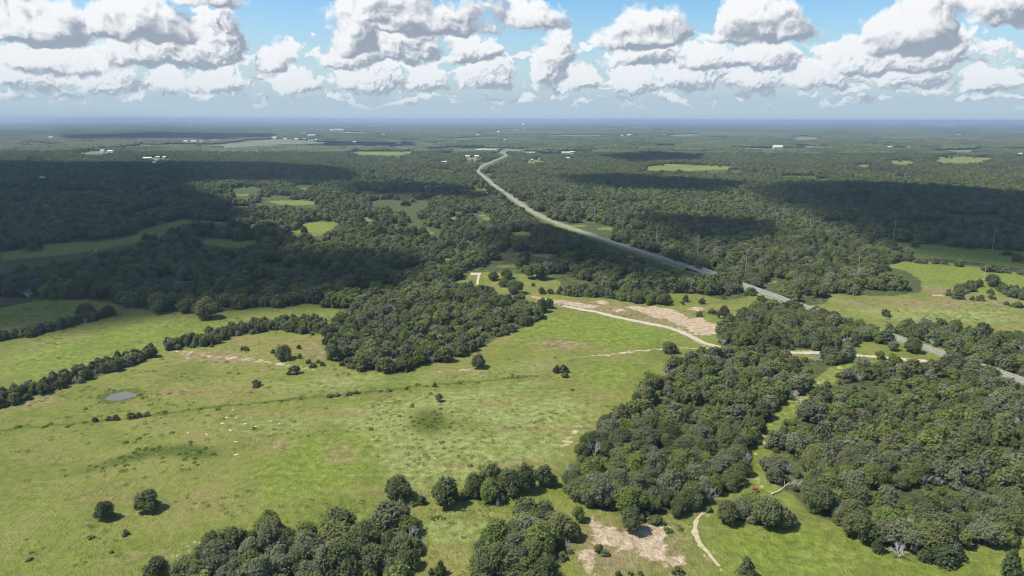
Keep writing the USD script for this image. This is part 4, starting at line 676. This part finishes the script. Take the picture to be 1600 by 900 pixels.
# ------------------------------------------------------------------ power poles
POLE=flat('weathered_pole',(.36,.355,.34),.7,.1,var=.08); 
hp=21.0
pole_parts=[('pole',tube([[0,0,-1],[0,0,10],[0,0,hp]],.20,.13,8),POLE),('crossarm',cat_([box(0,0,hp-1.2,2.8,.14,.16)]),POLE),('crossarm_001',box(0,0,hp-3.6,2.2,.14,.16),POLE),('insulator',cat_([tube([[x,0,hp-1.1],[x,0,hp-.4]],.11,.08,6) for x in (-1.5,1.5)]),POLE)]
PC=cls('pole_kind',pole_parts)
for px,py,l in [(1344,400,'pale power pole between the woods and the bright right field'),(1168,389,'pale power pole in the trees right of the highway bridge'),(1092,367,'tall pale power pole in the shaded forest above the bridge'),(1027,350,'power pole in the forest right of the mid highway'),(974,335,'power pole right of the highway, third before the far bend'),(929,322,'power pole right of the highway, second before the far bend'),(835,298,'power pole right of the highway near the far bend'),(789,279,'small power pole right at the far highway bend'),(751,276,'power pole on the left of the far highway bend'),(1215,332,'thin power pole far right of the highway in sunlit forest'),(1268,332,'thin power pole at the edge of the right cloud shadow'),(1556,357,'thin pole in the shaded forest at far right'),(1400,344,'thin pole in the middle of the right cloud shadow')]:
    g_=gp(np.array(float(px)),np.array(float(py)),hp); thing('power_pole',l,'power pole',(g_[0],g_[1],0),25,1.0,'power poles of the line',PC)
g_=gp(np.array(1537.),np.array(439.)); z_=float(gz(g_[0],g_[1])[0]); hh=CAM_Z
lo_,hi_=5.,40.
for _ in range(40):
    m_=(lo_+hi_)/2; v=float(proj(np.array(g_[0]),np.array(g_[1]),np.array(m_))[1])
    if v>414.5: lo_=m_
    else: hi_=m_
thing('power_pole','tallest pale power pole standing in the bright right field','power pole',(g_[0],g_[1],z_),25,(1.1,1.1,m_/hp),'power poles of the line',PC)
# ------------------------------------------------------------------ far buildings and towers
WALLS=[flat('white_wall',(.60,.59,.57),.7,var=.06),flat('tan_wall',(.55,.47,.37),.8,var=.1),flat('brick_wall',(.33,.20,.15),.85,var=.15)]
ROOFS=[flat('white_metal_roof',(.55,.55,.54),.5,var=.06),flat('grey_roof',(.40,.40,.40),.7,var=.1),flat('brown_roof',(.25,.20,.17),.8,var=.1)]
def house(px,py,wpx,label,wall=0,roof=0,deep=.7):
    g_=gp(np.array(float(px)),np.array(float(py))); d=np.linalg.norm(g_); hi=4.5 if d<2500 else 7.0 if d<6000 else 10.; W=.8*wpx*d/F_PX; D=max(min(W*deep,30),8); 
    D=W if wpx<=2 else D; hi=1.6 if wpx<=2 else hi
    t=thing('building',label,'building',(g_[0],g_[1],0),float(rq.uniform(-14,14)),1.0,'far farm and town buildings')
    h=hi; part(t,'wall',box(0,0,h/2,W,D,h),WALLS[wall]); rise=D*.18+.6
    rf=prism([(-D/2-.4,h),(0,h+rise),(D/2+.4,h)],W+.8); rf.apply_transform(trimesh.transformations.rotation_matrix(math.pi/2,[0,0,1])); part(t,'roof',rf,ROOFS[roof]); part(t,'door',box(0,-D/2-.05,1.4,2.6,.12,2.8),ROOFS[2])
for px,py,w,l,wl,ro in HOUSES:
    house(px,py,w,l,wl,ro)
def water_tower(px,ybase,ytop,label):
    d=30
    g_=gp(np.array(float(px)),np.array(float(ybase))); lo_,hi_=10.,108.
    for _ in range(40):
        m_=(lo_+hi_)/2; v=float(proj(np.array(g_[0]),np.array(g_[1]),np.array(m_))[1])
        if v>ytop: lo_=m_
        else: hi_=m_
    h=m_; t=thing('water_tower',label,'water tower',(g_[0],g_[1],0))
    s=trimesh.creation.icosphere(3,h*.22); s.vertices*=[1.25,1.25,.8]; s.apply_translation([0,0,h*.84]); part(t,'tank',s,WALLS[0]); part(t,'stem',tube([[0,0,-1],[0,0,h*.35],[0,0,h*.7]],h*.07,h*.06,12),WALLS[0])
    b_=trimesh.creation.cone(h*.13,h*.2,sections=16); part(t,'base',b_,WALLS[0])
water_tower(240,197,187.5,'white water tower on the horizon at left'); water_tower(818,203,193,'pale water tower on the horizon near the middle'); water_tower(779,214,205,'pale water tower above the far end of the highway')
g_=gp(np.array(777.),np.array(258.)); t=thing('radio_mast','tall pale lattice mast where the highway meets the far forest','mast',(g_[0],g_[1],0))
part(t,'mast_leg',tube([[-.9,-.5,0],[-.3,-.2,38]],.22,.12,5),POLE); part(t,'mast_leg',tube([[.9,-.5,0],[.3,-.2,38]],.22,.12,5),POLE); part(t,'mast_leg',tube([[0,1,0],[0,.3,38]],.22,.12,5),POLE); part(t,'bracing',cat_([tube([[(-1)**k*(.9-.015*k*2),-.4,k*2.],[-(-1)**k*(.9-.015*k*2),-.4,k*2.+2]],.1,.1,4) for k in range(19)]),POLE)
# ------------------------------------------------------------------ weeds in the pastures
rw=rs(13); X,Y=hexgrid(-330,420,150,430,2.6,800); u,v=proj(X,Y,0*X); k=inside(open_px,u,v)&(u>-40)&(u<1640)&~inside(PROT,X,Y); X,Y=X[k],Y[k]
jj=[iy(Y),ix(X)]; vd=map_coordinates(dirt,jj,order=1); vw=map_coordinates(weeds,jj,order=1); vp=map_coordinates(pale,jj,order=1); vl=map_coordinates(lush,jj,order=1)
cl=meshkit.fbm(np.stack([X/11,Y/11,0*X],-1),3,55); prob=np.clip((cl-.50)*2.0,0,.4)+vw*.8+vp*.07-vd*1.4-vl*.25; k=rw.rand(len(X))<prob; X,Y,vw,vp=X[k],Y[k],vw[k],vp[k]
def tuft(seed,n,R,H,s):
    r=rs(seed); a=r.uniform(0,2*math.pi,n); q=R*np.sqrt(r.rand(n)); pos=np.stack([q*np.cos(a),q*np.sin(a),H*(1-(q/R)**2*.7)*r.uniform(.4,1,n)],1); d=pos/[R,R,H]+[0,0,.5]; d=d+r.normal(size=d.shape)*.35; d/=np.linalg.norm(d,axis=1,keepdims=True); return leaves(r,pos,d,s)
GRASS=leaf('pale_weed_leaves',(.135,.155,.035),(.215,.235,.075),.3); WEED=leaf('dark_weed_leaves',(.072,.102,.018),(.135,.175,.036),.3)
protos=[('grass_clump',tuft(1,26,.8,.22,.22),GRASS),('grass_clump',tuft(2,30,1.2,.28,.25),GRASS),('weed_clump',tuft(3,30,.8,.6,.22),WEED),('weed_clump',tuft(4,34,1.0,.7,.22),WEED)]
ii=np.where(rw.rand(len(X))<np.clip(.03+vw*.9,0,1),2,0)+rw.randint(2,size=len(X)); sc=rw.uniform(.6,1.35,len(X))
instancer('pasture_weeds',protos,ii,np.column_stack([X,Y,gz(X,Y)-.02]),rw.uniform(0,360,len(X)),np.column_stack([sc,sc,sc*rw.uniform(.7,1.2,len(X))]),'tussocks and weeds scattered over the open pastures','weeds')
# ------------------------------------------------------------------ clouds overhead that shade the plain
CLOUDMAT=mat('cloud_vapour',{'v':('principled_volume',{'color':(.96,.96,.97),'density':.045,'anisotropy':.3})},[],surface=None,volume='v.volume')
CALT=1350.
SH=[[(-150,300),(-150,250),(0,256),(130,258),(250,257),(400,258),(520,266),(548,280),(520,288),(400,286),(300,288),(270,294),(300,310),(350,330),(360,345),(300,350),(345,360),(420,372),(420,392),(340,400),(440,410),(600,412),(628,430),(560,455),(460,470),(330,476),(230,474),(180,490),(60,505),(-150,520)],
    [(780,375),(840,362),(900,372),(960,392),(1040,412),(1080,428),(1040,440),(960,428),(900,420),(820,410)],[(885,280),(960,277),(1060,283),(1150,290),(1100,303),(1000,300),(910,292)],
    [(1190,300),(1240,291),(1330,290),(1450,294),(1540,303),(1750,318),(1750,425),(1600,417),(1480,404),(1400,390),(1370,372),(1300,350),(1290,338),(1230,326)],[(1010,345),(1080,348),(1180,356),(1185,372),(1120,385),(1060,372)],[(545,292),(620,290),(680,296),(760,300),(740,312),(640,310),(560,304)],[(940,246),(1010,241),(1090,244),(1080,252),(990,254)],[(100,213),(250,209),(430,211),(420,217),(260,219),(110,219)],[(430,226),(520,224),(640,226),(640,231),(520,232)]]
for k,sh in enumerate(SH):
    P=wpoly(sh).buffer(32).simplify(4); off_=SD*CALT/SD[2]; a,b,c,d=P.bounds; n_=70; xs=np.linspace(a,c,n_); ys=np.linspace(b,d,n_); X,Y=np.meshgrid(xs,ys); pts=shapely.points(X,Y); ins=inside(P,X,Y)
    dist=np.where(ins,shapely.distance(pts,P.exterior),0.0); th=np.minimum(dist*1.1,150)*(.65+.7*meshkit.fbm(np.stack([X/170,Y/170,0*X],-1),4,900+k)); cell=ins[:-1,:-1]|ins[1:,1:]|ins[:-1,1:]|ins[1:,:-1]
    idx=np.arange(n_*n_).reshape(n_,n_); q=np.stack([idx[:-1,:-1],idx[:-1,1:],idx[1:,1:],idx[1:,:-1]],-1)[cell]; Vt_=np.column_stack([X.ravel(),Y.ravel(),th.ravel()]); Vb=np.column_stack([X.ravel(),Y.ravel(),-.12*th.ravel()-.5])
    Vv=np.concatenate([Vt_,Vb])+off_; fq=np.concatenate([q,(q+n_*n_)[:,::-1]])
    e=np.concatenate([q[:,[0,1]],q[:,[1,2]],q[:,[2,3]],q[:,[3,0]]]); S_=set(map(tuple,e.tolist())); bd=[(u_,w_) for u_,w_ in S_ if (w_,u_) not in S_]; side=np.array([[w_,u_,u_+n_*n_,w_+n_*n_] for u_,w_ in bd]); fq=np.concatenate([fq,side])
    m=trimesh.Trimesh(Vv,np.concatenate([fq[:,[0,1,2]],fq[:,[0,2,3]]]),process=False); m.remove_unreferenced_vertices()
    structure('cloud',m,CLOUDMAT)
# ------------------------------------------------------------------ the air
hz=box(0,21000,(-3+HAZE_TOP)/2,96000,52000,HAZE_TOP+3); 
h_=usdkit.mesh(stage,'/World/haze',hz,mat('haze_air',{'v':('principled_volume',{'color':(.45,.575,.73),'density':HAZE,'anisotropy':.2})},[],surface=None,volume='v.volume')); tag(h_.GetPrim(),'thin blue summer haze over the whole plain','haze',kind='stuff')
